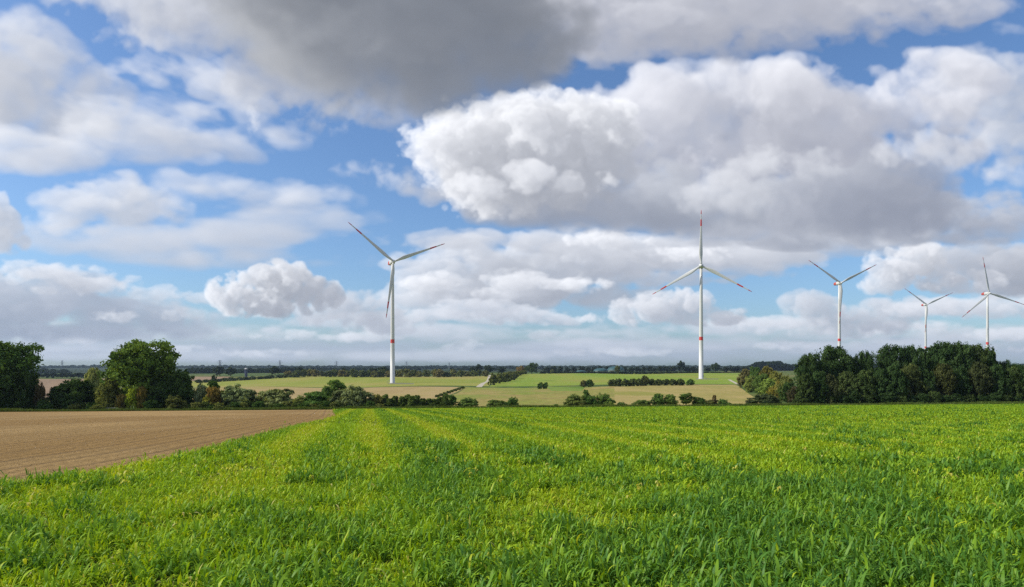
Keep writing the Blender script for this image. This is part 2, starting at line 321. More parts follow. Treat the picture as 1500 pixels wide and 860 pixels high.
    tree('distant', 763, 8, 536, 1060, (.13, .095, .035), 'brown autumn tree left of the big dark tree on the skyline')
    tree('distant', 779, 10.5, 531.5, 1060, (.035, .055, .02), 'big dark tree on the skyline above the hedged gravel track')
    for i in range(8):
        u = i/7; x = 641+u*37; yb = 582-u*12.5
        tree('hedgebush', x, 4.6-1.0*u, yb-4.0, G(x, yb).y, (.055, .075, .022), 'low bush of the diagonal hedge strip between the tan fields', 'bush', 'hedge_bush', 'bushes of the diagonal hedge strip')
    for i, x in enumerate(list(range(68, 152, 11))+list(range(268, 560, 11))):
        tree('bush', x+rng.uniform(-3, 3), 8+rng.uniform(-1, 2), 591+rng.uniform(-4, 3), 147+rng.uniform(-1.5, 3), [DG, OL, (.05, .07, .02)][i % 3], 'low bush in the undergrowth at the foot of the left hedge', 'bush', None, 'undergrowth bushes of the left hedge')
    # shade loving growth along the foot of the wood
    for i, x in enumerate([1172, 1186, 1201, 1219, 1236, 1252, 1270, 1286, 1301, 1319, 1338, 1352, 1369, 1386, 1402, 1418, 1440, 1456, 1471, 1490]):
        tree('bush', x, 10+rng.uniform(-1, 3), 578+rng.uniform(-6, 3), 167+rng.uniform(-1, 1), WD if i % 3 else WE, 'low dark bush in the shady undergrowth along the foot of the wood', 'bush', None, 'undergrowth bushes at the foot of the wood')
    for x, tp in ((8, 572), (24, 568), (36, 575)): tree('dense', x, 15, tp, 149, DK, 'low dark bush under the tree at the left edge', 'bush', None, 'bushes under the leftmost tree')
    # row along the near edge of the far green field, left half
    for i in range(31):
        x = 424+i*9.6+rng.uniform(-2, 2); c = [(.085, .09, .03), (.05, .065, .022), (.11, .10, .036), (.065, .08, .026)][int(rng.integers(0, 4))]
        tree('hedgebush', x, 6.6+rng.uniform(-1, 2), 542.5+rng.uniform(-2.5, 1.5), 900+rng.uniform(0, 40), c, 'bush in the mixed hedgerow behind the far pale green field', 'bush', 'hedge_bush', 'bushes of the far mixed hedgerow')
    for i in range(15):
        u = i/14; x = 292+u*136+rng.uniform(-2, 2); yb = 561-8.3*u
        tree('hedgebush', x, 6.8, yb-4.6+rng.uniform(-1, .8), G(x, yb).y, (.042, .058, .022), 'dark bush in the low hedge below the silo', 'bush', 'hedge_bush', 'bushes of the low hedge below the silo')
    for px, hw, top, Y, lb in [(313, 5, 549, 600, 'small dark round tree standing in the low hedge left of the silo'),
                               (322, 9, 537, 1000, 'dark tree of the pair under the left pylon, left one'), (338, 10, 538, 1000, 'dark tree of the pair under the left pylon, right one'),
                               (403, 9, 536.5, 1050, 'dark round tree behind the hedgerow under the middle pylon'), (440, 7, 538, 1050, 'dark tree in the hedgerow right of the middle pylon'),
                               (504, 6, 539, 1000, 'dark tree in the hedgerow left of the nearest turbine'), (545, 7, 539, 1000, 'dark tree at the hedgerow left of the turbine foot'),
                               (562, 9, 537.5, 1000, 'dark tree in the hedgerow touching the nearest turbine tower'), (692, 6, 537.5, 1100, 'dark tree on the skyline left of the track'),
                               (701, 5.5, 533.5, 1150, 'tall pale topped tree on the skyline left of the track'), (716, 8, 535, 1100, 'broad dark tree on the skyline above the gravel lane'),
                               (735, 7, 537.5, 1100, 'dark low tree on the skyline above the track hedge')]:
        tree('distant', px, hw, top, Y, (.022, .034, .016), lb)
    # row on the skyline right of the track
    far = [802, 811, 820, 831, 841, 852, 861, 870, 880, 889, 898, 914, 924, 934, 943, 951, 960, 968, 977, 986, 1007, 1015, 1023, 1037, 1062, 1072, 1080, 1090, 1100]
    for x in far:
        tree('distant', x, 5.4+rng.uniform(-.6, 1.2), 537.2+rng.uniform(-1.3, 1.3), 1215+rng.uniform(0, 60), (.018, .028, .016), 'round dark tree in the skyline row behind the biogas domes and second turbine', 'tree', None, 'trees of the right skyline row')
    tree('distant', 998, 7.5, 528.8, 1230, (.016, .026, .013), 'tallest round tree of the skyline row left of the second turbine')
    tree('distant', 1048, 8.5, 531.8, 1230, (.028, .045, .018), 'large round tree of the skyline row right of the second turbine')
    tree('distant', 904, 4.0, 535.5, 1080, (.075, .085, .026), 'small olive tree in front of the largest biogas dome')
    tree('distant', 809, 3.2, 541, 1080, (.09, .10, .05), 'small pale tree at the left of the skyline row')
    for i in range(34):
        x = 796+i*9.2
        tree('hedgebush', x, 6.2, 544.2+rng.uniform(-.5, .6), 1085, (.022, .032, .015), 'low dark bush in the hedge along the upper edge of the bright green field', 'bush', 'hedge_bush', 'bushes along the top of the bright field')
    for i, x in enumerate([44, 56, 68, 79, 91, 103, 115, 126]):
        tree('distant', x, 8, 547.5+rng.uniform(-1.5, 1), 950, (.014, .024, .014), 'dark tree in the belt behind the far brown field', 'tree', None, 'trees of the belt behind the far brown field')
    # woods on the ridges: one mass each
    def wood(name, segs, seed, col, cw):
        r = np.random.default_rng(seed); P, T = [], []
        for x0, x1, Ya, Yb, ta, tb, n in segs:
            for k in range(n):
                px = r.uniform(x0, x1); u = (px-x0)/(x1-x0); q = r.random(); Y = Ya+(Yb-Ya)*q
                X = (px-CX)/1000*Y; z = float(tz(X, Y)); top = (CY-(ta+(tb-ta)*u+r.normal(0, .8)))/1000*Y
                if top-z < 3: top = z+r.uniform(6, 12)
                h = top-z; w = cw*r.uniform(.7, 1.3)
                m = 150; e = r.normal(size=(m, 3)); e /= np.linalg.norm(e, axis=1)[:, None]
                e[:, 2] = np.abs(e[:, 2])*1.0-.25*r.random(m)
                hh = min(h, 14.0)
                P.append(np.stack([X+e[:, 0]*w, Y+e[:, 1]*w, z+h-hh*.55+e[:, 2]*hh*.55], 1)*1.0); T.append(np.full(m, np.clip(r.normal(.5, .15), 0, 1)))
                P.append(np.stack([X+r.normal(0, w*.6, 40), Y+r.normal(0, w*.6, 40), z+r.uniform(0, h*.6, 40)], 1)); T.append(np.full(40, .4))
        P = np.concatenate(P); T = np.concatenate(T); n = len(P)
        A = r.normal(size=(n, 3)); A /= np.linalg.norm(A, axis=1)[:, None]; B = np.cross(A, r.normal(size=(n, 3))); B /= np.linalg.norm(B, axis=1)[:, None]
        s = (cw*.30*r.uniform(.6, 1.3, n))[:, None]
        V = np.stack([P-A*s, P+B*s*.8, P+A*s, P-B*s*.8], 1).reshape(-1, 3)
        o = link(name, mesh_np(name, V, np.arange(n*4).reshape(-1, 4), [M_leaf], attrs={'tint': np.repeat(T, 4)})); o.color = col+(1,)
        tag(o, kind='stuff')
    wood('ridge_forest', [(-120, 170, 3300, 3900, 538, 536, 260), (170, 420, 3300, 3900, 536.5, 536.5, 230), (420, 760, 3400, 3900, 538, 537, 300), (760, 1200, 3400, 3900, 538, 537, 300), (1180, 1620, 3000, 3600, 536, 533, 300)], 3, (.03, .05, .022), 10)
    wood('hill_forest', [(420, 800, 1900, 2900, 540, 539.5, 170), (1085, 1108, 1650, 1750, 540, 533, 30), (1108, 1142, 1650, 1750, 531, 530.5, 60), (1142, 1180, 1650, 1750, 533.5, 536, 50), (1180, 1330, 1650, 1800, 535, 534, 120), (-60, 46, 1500, 1700, 542, 541, 60), (46, 100, 1500, 1700, 543, 543, 40), (275, 312, 1400, 1500, 540, 540, 25), (345, 440, 1500, 1600, 541, 539, 60)], 4, (.024, .040, .020), 7)
import bpy, bmesh
from mathutils import Vector, Matrix
R = math.radians
scene = bpy.context.scene
COL = scene.collection
rng = np.random.default_rng(7)

# ------------------------------------------------------------------ helpers
def tag(o, label=None, cat=None, group=None, kind=None):
    if label: o['label'] = label
    if cat: o['category'] = cat
    if group: o['group'] = group
    if kind: o['kind'] = kind
    return o

def empty(name, loc, rz=0.0):
    o = bpy.data.objects.new(name, None); COL.objects.link(o)
    o.location = loc; o.rotation_euler = (0, 0, rz); o.empty_display_size = .5
    return o

def link(name, me, parent=None):
    o = bpy.data.objects.new(name, me); COL.objects.link(o)
    if parent is not None: o.parent = parent
    return o

def mesh_np(name, V, F, mats=(), mi=None, attrs=None, smooth=False):
    """V (n,3), F (m,k) with constant k -> mesh; attrs: per-vertex float attributes"""
    V = np.asarray(V, np.float32); F = np.asarray(F, np.int32)
    me = bpy.data.meshes.new(name); k = F.shape[1]
    me.vertices.add(len(V)); me.vertices.foreach_set('co', V.ravel())
    me.loops.add(F.size); me.loops.foreach_set('vertex_index', F.ravel())
    me.polygons.add(len(F)); me.polygons.foreach_set('loop_start', np.arange(0, F.size, k, dtype=np.int32))
    for m in mats: me.materials.append(m)
    if mi is not None: me.polygons.foreach_set('material_index', np.asarray(mi, np.int32))
    for nm, a in (attrs or {}).items():
        at = me.attributes.new(nm, 'FLOAT', 'POINT'); at.data.foreach_set('value', np.asarray(a, np.float32))
    me.update(calc_edges=True)
    me.polygons.foreach_set('use_smooth', np.full(len(F), smooth))
    return me

def bm_mesh(name, bm, mats, smooth=False):
    me = bpy.data.meshes.new(name); bmesh.ops.recalc_face_normals(bm, faces=bm.faces[:]); bm.to_mesh(me); bm.free()
    for m in mats: me.materials.append(m)
    me.polygons.foreach_set('use_smooth', np.full(len(me.polygons), smooth))
    return me

def ring_tube(bm, pts, rad, n=10, mi=0, cap=True):
    """tapered tube through pts"""
    rings = []
    for i, p in enumerate(pts):
        p = Vector(p)
        d = (Vector(pts[min(i+1, len(pts)-1)])-Vector(pts[max(i-1, 0)])).normalized()
        a = d.orthogonal().normalized() if abs(d.z) < .99 else Vector((1, 0, 0))
        a = (a-d*a.dot(d)).normalized(); b = d.cross(a)
        r = rad[i] if hasattr(rad, '__len__') else rad
        rings.append([bm.verts.new(p+(a*math.cos(2*math.pi*k/n)+b*math.sin(2*math.pi*k/n))*r) for k in range(n)])
    fs = []
    for i in range(len(rings)-1):
        for k in range(n):
            f = bm.faces.new((rings[i][k], rings[i][(k+1) % n], rings[i+1][(k+1) % n], rings[i+1][k]))
            f.material_index = mi[i] if hasattr(mi, '__len__') else mi; fs.append(f)
    if cap:
        bm.faces.new(rings[0][::-1]); bm.faces.new(rings[-1])
    return rings

def box(bm, c, s, mi=0, M=None):
    r = bmesh.ops.create_cube(bm, size=1.0)
    T = Matrix.Translation(c) @ Matrix.Diagonal((s[0], s[1], s[2], 1))
    if M is not None: T = M @ T
    bmesh.ops.transform(bm, matrix=T, verts=r['verts'])
    for f in {f for v in r['verts'] for f in v.link_faces}: f.material_index = mi
    return r['verts']

def vnoise(x, y, seed=0):
    """smooth value noise in [0,1]"""
    xi = np.floor(x).astype(np.int64); yi = np.floor(y).astype(np.int64)
    fx = x-xi; fy = y-yi; fx = fx*fx*(3-2*fx); fy = fy*fy*(3-2*fy)
    def h(a, b):
        n = (a*374761393+b*668265263+seed*974711) & 0x7fffffff
        n = ((n ^ (n >> 13))*1274126177) & 0x7fffffff
        return ((n ^ (n >> 16)) & 0xffff)/65535.0
    return (h(xi, yi)*(1-fx)+h(xi+1, yi)*fx)*(1-fy)+(h(xi, yi+1)*(1-fx)+h(xi+1, yi+1)*fx)*fy

# ------------------------------------------------------------------ node materials
def new_mat(name):
    m = bpy.data.materials.new(name); m.use_nodes = True
    nt = m.node_tree; nt.nodes.clear()
    out = nt.nodes.new('ShaderNodeOutputMaterial')
    return m, nt, out
def N(nt, t, **kw):
    n = nt.nodes.new(t)
    for k, v in kw.items():
        if k.startswith('i_'): n.inputs[k[2:].replace('_', ' ')].default_value = v
        else: setattr(n, k, v)
    return n
def principled(name, col, rough=.6, metal=0.0, noise=0.0, nscale=3.0, spec=.4):
    m, nt, out = new_mat(name)
    p = N(nt, 'ShaderNodeBsdfPrincipled'); p.inputs['Roughness'].default_value = rough; p.inputs['Metallic'].default_value = metal
    p.inputs['Specular IOR Level'].default_value = spec
    if noise:
        tc = N(nt, 'ShaderNodeTexCoord'); nz = N(nt, 'ShaderNodeTexNoise'); nz.inputs['Scale'].default_value = nscale; nz.inputs['Detail'].default_value = 5
        nt.links.new(tc.outputs['Object'], nz.inputs['Vector'])
        mx = N(nt, 'ShaderNodeMix', data_type='RGBA')
        mx.inputs['A'].default_value = tuple(c*(1-noise) for c in col)+(1,); mx.inputs['B'].default_value = tuple(min(1, c*(1+noise)) for c in col)+(1,)
        nt.links.new(nz.outputs['Fac'], mx.inputs['Factor']); nt.links.new(mx.outputs['Result'], p.inputs['Base Color'])
    else: p.inputs['Base Color'].default_value = col+(1,)
    nt.links.new(p.outputs[0], out.inputs[0]); return m

def ramp(nt, fac, stops):
    r = N(nt, 'ShaderNodeValToRGB'); e = r.color_ramp.elements
    while len(e) < len(stops): e.new(.5)
    for q, (p, c) in zip(e, stops): q.position = p; q.color = tuple(c)+(1,)
    nt.links.new(fac, r.inputs[0]); return r.outputs[0]

def noise_tex(nt, vec, scale, detail=4, rough=.55, dist=0.0):
    n = N(nt, 'ShaderNodeTexNoise'); n.inputs['Scale'].default_value = scale; n.inputs['Detail'].default_value = detail
    n.inputs['Roughness'].default_value = rough; n.inputs['Distortion'].default_value = dist
    nt.links.new(vec, n.inputs['Vector']); return n.outputs['Fac']

def mixc(nt, f, a, b, mode='MIX'):
    m = N(nt, 'ShaderNodeMix', data_type='RGBA', blend_type=mode)
    for s, v in (('Factor', f), ('A', a), ('B', b)):
        if isinstance(v, (int, float)): m.inputs[s].default_value = v
        elif isinstance(v, tuple): m.inputs[s].default_value = v+(1,)
        else: nt.links.new(v, m.inputs[s])
    return m.outputs['Result']

def field_mat(name, stops, patch=.02, rowdir=(0.0, 1.0), sattr=False, rows=0.0, rowamp=.25, tram=None, tramcol=(.2, .14, .09), fine=1.5, bump=.0, big=.004, bumpd=.05, speck=.35):
    """a field: broad patches, drill rows and wheel tracks in the soil or the crop itself"""
    m, nt, out = new_mat(name); L = nt.links.new
    tc = N(nt, 'ShaderNodeTexCoord'); ob = tc.outputs['Object']
    st = N(nt, 'ShaderNodeMapping'); ang = math.atan2(rowdir[0], rowdir[1])
    st.inputs['Rotation'].default_value = (0, 0, ang); st.inputs['Scale'].default_value = (1, .12, 1); L(ob, st.inputs['Vector'])
    a = noise_tex(nt, ob, big, 3); b = noise_tex(nt, st.outputs[0], patch, 5, .6)
    ad = N(nt, 'ShaderNodeMath', operation='MULTIPLY_ADD'); L(a, ad.inputs[0]); ad.inputs[1].default_value = .6
    mu = N(nt, 'ShaderNodeMath', operation='MULTIPLY'); L(b, mu.inputs[0]); mu.inputs[1].default_value = .5; L(mu.outputs[0], ad.inputs[2])
    rm = N(nt, 'ShaderNodeMapRange'); L(ad.outputs[0], rm.inputs[0]); rm.inputs[1].default_value = .46; rm.inputs[2].default_value = .645
    col = ramp(nt, rm.outputs[0], stops)
    f = noise_tex(nt, ob, fine, 8, .75)
    fr = N(nt, 'ShaderNodeMapRange'); L(f, fr.inputs[0]); fr.inputs[1].default_value = .3; fr.inputs[2].default_value = .7; fr.inputs[3].default_value = 1-speck; fr.inputs[4].default_value = 1+speck
    col = mixc(nt, 1.0, col, N(nt, 'ShaderNodeCombineColor').outputs[0], 'MULTIPLY')
    cc = col.node.inputs['B'].links[0].from_node
    for i in range(3): L(fr.outputs[0], cc.inputs[i])
    hgt = f
    ro = N(nt, 'ShaderNodeMapping'); ro.inputs['Rotation'].default_value = (0, 0, ang); L(ob, ro.inputs['Vector'])
    rov = ro.outputs[0]
    if sattr:
        sa = N(nt, 'ShaderNodeAttribute', attribute_name='s'); so_ = N(nt, 'ShaderNodeSeparateXYZ'); L(ob, so_.inputs[0])
        cx_ = N(nt, 'ShaderNodeCombineXYZ'); L(sa.outputs['Fac'], cx_.inputs[0]); L(so_.outputs['Y'], cx_.inputs[1]); rov = cx_.outputs[0]
    if rows:
        w = N(nt, 'ShaderNodeTexWave', wave_type='BANDS', bands_direction='X'); w.inputs['Scale'].default_value = rows; w.inputs['Distortion'].default_value = 3.0; w.inputs['Detail'].default_value = 2; w.inputs['Detail Scale'].default_value = .6
        L(rov, w.inputs['Vector'])
        wr = N(nt, 'ShaderNodeMapRange'); L(w.outputs['Fac'], wr.inputs[0]); wr.inputs[3].default_value = 1-rowamp; wr.inputs[4].default_value = 1+rowamp*.5
        col = mixc(nt, 1.0, col, N(nt, 'ShaderNodeCombineColor').outputs[0], 'MULTIPLY'); cc = col.node.inputs['B'].links[0].from_node
        for i in range(3): L(wr.outputs[0], cc.inputs[i])
    if tram:
        sx = N(nt, 'ShaderNodeSeparateXYZ'); L(rov, sx.inputs[0])
        fs = []
        for off in tram[1]:
            q = N(nt, 'ShaderNodeMath', operation='ADD'); L(sx.outputs['X'], q.inputs[0]); q.inputs[1].default_value = off
            md = N(nt, 'ShaderNodeMath', operation='PINGPONG'); L(q.outputs[0], md.inputs[0]); md.inputs[1].default_value = tram[0]*.5
            lt = N(nt, 'ShaderNodeMapRange', interpolation_type='SMOOTHSTEP'); L(md.outputs[0], lt.inputs[0]); lt.inputs[1].default_value = tram[2]; lt.inputs[2].default_value = tram[2]*.35; lt.inputs[3].default_value = 0; lt.inputs[4].default_value = tram[3]
            col = mixc(nt, lt.outputs[0], col, tramcol)
    p = N(nt, 'ShaderNodeBsdfPrincipled'); p.inputs['Roughness'].default_value = .95; p.inputs['Specular IOR Level'].default_value = .08
    L(col, p.inputs['Base Color'])
    if bump:
        bp = N(nt, 'ShaderNodeBump'); bp.inputs['Strength'].default_value = bump; bp.inputs['Distance'].default_value = bumpd; L(hgt, bp.inputs['Height']); L(bp.outputs[0], p.inputs['Normal'])
    L(p.outputs[0], out.inputs[0]); return m

def leaf_mat(name, mode, a=(.06, .12, .02), b=(.15, .2, .03), trans=.32, gloss=.0, rough=.45):
    """mode 'object': leaves take the plant's own colour (object colour) varied per clump; 'tint': colour from the tint attribute"""
    m, nt, out = new_mat(name); L = nt.links.new
    at = N(nt, 'ShaderNodeAttribute', attribute_name='tint')
    if mode == 'object':
        oi = N(nt, 'ShaderNodeObjectInfo')
        hs = N(nt, 'ShaderNodeHueSaturation')
        mr = N(nt, 'ShaderNodeMapRange'); L(at.outputs['Fac'], mr.inputs[0]); mr.inputs[3].default_value = .55; mr.inputs[4].default_value = 1.55
        mh = N(nt, 'ShaderNodeMapRange'); L(at.outputs['Fac'], mh.inputs[0]); mh.inputs[3].default_value = .515; mh.inputs[4].default_value = .485
        L(oi.outputs['Color'], hs.inputs['Color']); L(mr.outputs[0], hs.inputs['Value']); L(mh.outputs[0], hs.inputs['Hue'])
        col = hs.outputs[0]
    else:
        col = ramp(nt, at.outputs['Fac'], mode)
    d = N(nt, 'ShaderNodeBsdfDiffuse'); L(col, d.inputs['Color'])
    t = N(nt, 'ShaderNodeBsdfTranslucent'); 
    tcol = mixc(nt, 1.0, col, (1.35, 1.2, .4), 'MULTIPLY'); L(tcol, t.inputs['Color'])
    mx = N(nt, 'ShaderNodeMixShader'); mx.inputs[0].default_value = trans; L(d.outputs[0], mx.inputs[1]); L(t.outputs[0], mx.inputs[2])
    sh = mx.outputs[0]
    if gloss:
        g = N(nt, 'ShaderNodeBsdfGlossy'); g.inputs['Roughness'].default_value = rough; g.inputs['Color'].default_value = (1, 1, 1, 1)
        m2 = N(nt, 'ShaderNodeMixShader'); m2.inputs[0].default_value = gloss; L(sh, m2.inputs[1]); L(g.outputs[0], m2.inputs[2]); sh = m2.outputs[0]
    L(sh, out.inputs[0]); return m

# ------------------------------------------------------------------ terrain
PY = np.array([-60, 0, 10, 20, 40, 70, 100, 135, 160, 220, 300, 400, 450, 550, 700, 1000, 1400, 2000, 3000, 4000, 5000, 6500], float)
PZ = np.array([-1.2, -2.1, -2.33, -2.65, -3.42, -4.9, -6.38, -8.15, -9.6, -11.5, -12.9, -14.0, -14.3, -14.8, -15.1, -11.0, -11.0, -9.0, -5.0, 0, 8, 12], float)
SY = np.array([-60, 0, 135, 450, 700, 1000, 2000, 4000, 6500], float)
SS = np.array([.0, .001, .0071, .012, .0136, .006, .003, 0, 0], float)
# smooth profile: dense resampling + box smoothing in log space
_q = np.concatenate([np.linspace(-60, 0, 30), np.geomspace(1, 6500, 600)])
def _pchip(x, y, q):
    h = np.diff(x); d = np.diff(y)/h; m = np.zeros_like(y)
    for i in range(1, len(x)-1):
        if d[i-1]*d[i] > 0:
            w1 = 2*h[i]+h[i-1]; w2 = h[i]+2*h[i-1]; m[i] = (w1+w2)/(w1/d[i-1]+w2/d[i])
    m[0], m[-1] = d[0], d[-1]
    k = np.clip(np.searchsorted(x, q)-1, 0, len(x)-2); t = (q-x[k])/h[k]
    return (1+2*t)*(1-t)**2*y[k]+t*(1-t)**2*h[k]*m[k]+t*t*(3-2*t)*y[k+1]+t*t*(t-1)*h[k]*m[k+1]
_qz = _pchip(PY, PZ, _q); _qs = np.interp(_q, SY, SS)
def tz(X, Y):
    """terrain height in metres; the eye is at z = 0"""
    X = np.asarray(X, float); Y = np.asarray(Y, float)
    lat = 900*np.tanh(X/900)
    roll = np.clip((Y-170)/200, 0, 1)*(.55*np.sin(X/61+Y/83+.7)+.40*np.sin(X/37-Y/49+2.1)+.25*np.sin(X/23+Y/120))
    return np.interp(Y, _q, _qz)+np.interp(Y, _q, _qs)*lat+roll

def at(px, Y, py=None):
    """point at forward distance Y seen at photo column px (on the ground, or at row py)"""
    X = (px-CX)/1000*Y
    return Vector((X, Y, float(tz(X, Y)) if py is None else (CY-py)/1000*Y))
def G(px, py, ymax=6000):
    """ground point under a photo pixel"""
    Y = np.geomspace(3.5, ymax, 6000); X = (px-CX)/1000*Y
    off = -1000*tz(X, Y)/Y
    i = int(np.argmax(off <= py-CY)) if (off <= py-CY).any() else len(Y)-1
    return Vector((X[i], Y[i]))

YR = np.concatenate([np.linspace(-60, 2, 12), np.geomspace(3, 6500, 330)])
TR = np.linspace(-1.7, 1.7, 181)
def terrain_bm():
    V = np.array([[t*(y+22) if y > -20 else t*8+t*(y+60)*.3, y, 0] for y in YR for t in TR])
    V[:, 2] = tz(V[:, 0], V[:, 1])
    n = len(TR); F = []
    for j in range(len(YR)-1):
        for i in range(n-1):
            a = j*n+i; F.append((a, a+1, a+n+1)); F.append((a, a+n+1, a+n))
    return V, np.array(F, np.int32)
TV, TF = terrain_bm()

def parcel(name, poly, m, lift, grow=None):
    """the part of the terrain sheet inside a convex polygon (world XY, any winding), lifted a little"""
    P = [Vector(p[:2]) for p in poly]
    area = sum(P[i].cross(P[(i+1) % len(P)]) for i in range(len(P)))
    if area < 0: P.reverse()
    lo = np.array([min(p[0] for p in P), min(p[1] for p in P)]); hi = np.array([max(p[0] for p in P), max(p[1] for p in P)])
    tri = TV[TF]; k = ((tri[:, :, 0].max(1) >= lo[0]) & (tri[:, :, 0].min(1) <= hi[0]) & (tri[:, :, 1].max(1) >= lo[1]) & (tri[:, :, 1].min(1) <= hi[1]))
    f = TF[k]; u, inv = np.unique(f, return_inverse=True)
    bm = bmesh.new(); vs = [bm.verts.new(TV[i]) for i in u]
    for a, b, c in inv.reshape(-1, 3): bm.faces.new((vs[a], vs[b], vs[c]))
    for i in range(len(P)):
        a, b = P[i], P[(i+1) % len(P)]; d = b-a; n = Vector((d.y, -d.x, 0))
        bmesh.ops.bisect_plane(bm, geom=bm.verts[:]+bm.edges[:]+bm.faces[:], plane_co=(a.x, a.y, 0), plane_no=n, clear_outer=True, dist=1e-5)
    for v in bm.verts: v.co.z += lift
    me = bm_mesh(name, bm, [m], True)
    if len(me.polygons) and me.polygons[0].normal.z < 0: me.flip_normals()
    return tag(link(name, me), kind='structure')

# the edge between the ploughed soil and the crop bends; it is followed as a curve X = xe(Y)
def GC(px, py, h):
    Y = np.geomspace(3.5, 400, 6000); X = (px-CX)/1000*Y
    i = int(np.argmax(-1000*(tz(X, Y)+h)/Y <= py-CY)); return X[i], Y[i]
_e = np.array([(-10.6, -60), (-10.2, 0)]+[GC(a, b, .16) for a, b in ((0, 703), (100, 693), (200, 677.5), (300, 655), (350, 643), (420, 626.5), (455, 617))]+[(-17.0, 66), (-25.0, 96), (-36.0, 137), (-60, 230)])
_ey = np.linspace(-60, 230, 600); _ex = np.interp(_ey, _e[:, 1], _e[:, 0])
for _ in range(3): _ex[8:-8] = np.convolve(_ex, np.ones(17)/17, 'same')[8:-8]
def xe(Y): return np.interp(Y, _ey, _ex)
def sdist(X, Y): return np.asarray(X)-xe(Y)                      # metres right of the crop edge
ROW = Vector((-.24, 1.0)).normalized()
def strip_sheet(name, svals, yvals, mat, lift):
    """sheet that follows the crop edge; svals metres right (+) or left (-) of it; keeps the offset as attribute s"""
    S, Yv = np.meshgrid(svals, yvals); X = xe(Yv)+S; V = np.stack([X, Yv, tz(X, Yv)+lift], -1).reshape(-1, 3)
    n = len(svals); j, i = np.meshgrid(np.arange(len(yvals)-1), np.arange(n-1), indexing='ij'); a = (j*n+i).ravel()
    F = np.stack([a, a+1, a+n+1, a+n], -1)
    if svals[1] < svals[0]: F = F[:, ::-1]
    return tag(link(name, mesh_np(name, V, F, [mat], attrs={'s': S.ravel()}, smooth=True)), kind='structure')
YE = 136.0

M_verge = field_mat('verge_grass', [(.3, (.05, .085, .02)), (.5, (.075, .115, .025)), (.75, (.13, .135, .04))], patch=.05, fine=1.2, bump=.4, bumpd=.15)
M_cropsoil = field_mat('crop_soil', [(.3, (.05, .075, .015)), (.6, (.075, .10, .02))], patch=.3, rowdir=(ROW.x, ROW.y), fine=8, bump=.4)
M_plough = field_mat('ploughed_soil', [(.2, (.255, .160, .060)), (.5, (.28, .184, .076)), (.8, (.33, .218, .090))], patch=.12, big=.03, rowdir=(ROW.x, ROW.y), sattr=True, rows=.45, rowamp=.10,
                     tram=(13.0, (1.3, 2.7, 4.2, 6.0, 8.3), .11, .5), tramcol=(.115, .075, .042), fine=5.0, bump=1.0, bumpd=.10, speck=.40)
M_tan = field_mat('stubble', [(.2, (.30, .225, .095)), (.5, (.34, .255, .115)), (.8, (.29, .24, .08))], patch=.02, rowdir=(.25, 1), rows=.12, rowamp=.07, fine=.8, tram=(24.0, (0, 2), .5, .35))
M_mid = field_mat('young_crop_on_tan_soil', [(.0, (.185, .225, .038)), (.35, (.225, .22, .052)), (.62, (.285, .23, .075)), (.9, (.195, .22, .042))], patch=.018, big=.006, rowdir=(.55, 1), rows=.08, rowamp=.12, fine=.35, speck=.5, tram=(30.0, (0, 2.2), .6, .7), tramcol=(.21, .125, .07))
M_midtan = field_mat('dry_crop', [(.1, (.27, .235, .07)), (.5, (.335, .265, .10)), (.9, (.23, .225, .05))], patch=.02, big=.008, rowdir=(-.8, 1), rows=.10, rowamp=.08, fine=.7, tram=(28.0, (0, 2.2), .5, .3))
M_green = field_mat('winter_wheat', [(.1, (.20, .235, .035)), (.5, (.235, .255, .045)), (.9, (.28, .25, .07))], patch=.012, big=.004, rowdir=(.6, 1), rows=.05, rowamp=.08, fine=.5, tram=(36.0, (0, 2.4), .7, .45), tramcol=(.20, .16, .06))
M_green2 = field_mat('bright_wheat', [(.1, (.17, .25, .028)), (.5, (.215, .265, .038)), (.9, (.25, .25, .05))], patch=.012, big=.004, rowdir=(.6, 1), rows=.05, rowamp=.08, fine=.5, tram=(36.0, (0, 2.4), .7, .4), tramcol=(.20, .17, .07))
M_farbrown = field_mat('far_plough', [(.3, (.21, .145, .09)), (.7, (.25, .175, .11))], patch=.01, fine=.3)
M_gravel = principled('pale_gravel', (.40, .36, .28), .95, noise=.25, nscale=.8)

g = link('ground', mesh_np('ground', TV, TF, [M_verge], smooth=True)); tag(g, kind='structure')
_yv = np.concatenate([np.linspace(-40, 3, 14), np.geomspace(3.2, YE, 170)])
strip_sheet('ploughed_field', np.concatenate([[1.0, .5, 0], -np.geomspace(.4, 260, 70)]), _yv, M_plough, .02)
strip_sheet('crop_field', np.concatenate([[0], np.geomspace(.5, 380, 80)]), np.concatenate([_yv, [YE+3]]), M_cropsoil, .045)
# parcels beyond the hedge, laid out from their corners
def PG(*pts): return [G(a, b) for a, b in pts]
parcel('stubble_field', PG((290, 567.3), (680, 567.3), (596, 597), (250, 597)), M_tan, .03)
parcel('young_crop_field', PG((682, 567.3), (900, 566), (900, 597.5), (612, 597.5)), M_mid, .03)
parcel('dry_crop_field', PG((900, 566), (1078, 563.5), (1140, 594), (900, 597.5)), M_midtan, .03)
parcel('wheat_field', PG((240, 566), (716, 566), (724, 550.5), (420, 551), (290, 557)), M_green, .03)
parcel('bright_wheat_field', PG((716, 566.2), (1090, 563), (1090, 547), (800, 547), (752, 548.4)), M_green2, .03)
parcel('far_ploughed_field', PG((20, 585), (160, 578), (180, 555), (10, 555)), M_farbrown, .03)
parcel('distant_ploughed_field', PG((280, 558), (334, 555.6), (338, 552), (280, 552)), M_farbrown, .05)
parcel('woodland_floor', [(-4500, 1500), (4500, 1500), (7000, 6400), (-7000, 6400)], field_mat('woodland_floor', [(.3, (.02, .035, .016)), (.7, (.03, .045, .02))], fine=.1), .5)
gt = [G(697, 567), G(706, 567), G(717, 557), G(713, 557)]
parcel('gravel_track', gt, M_gravel, .07)
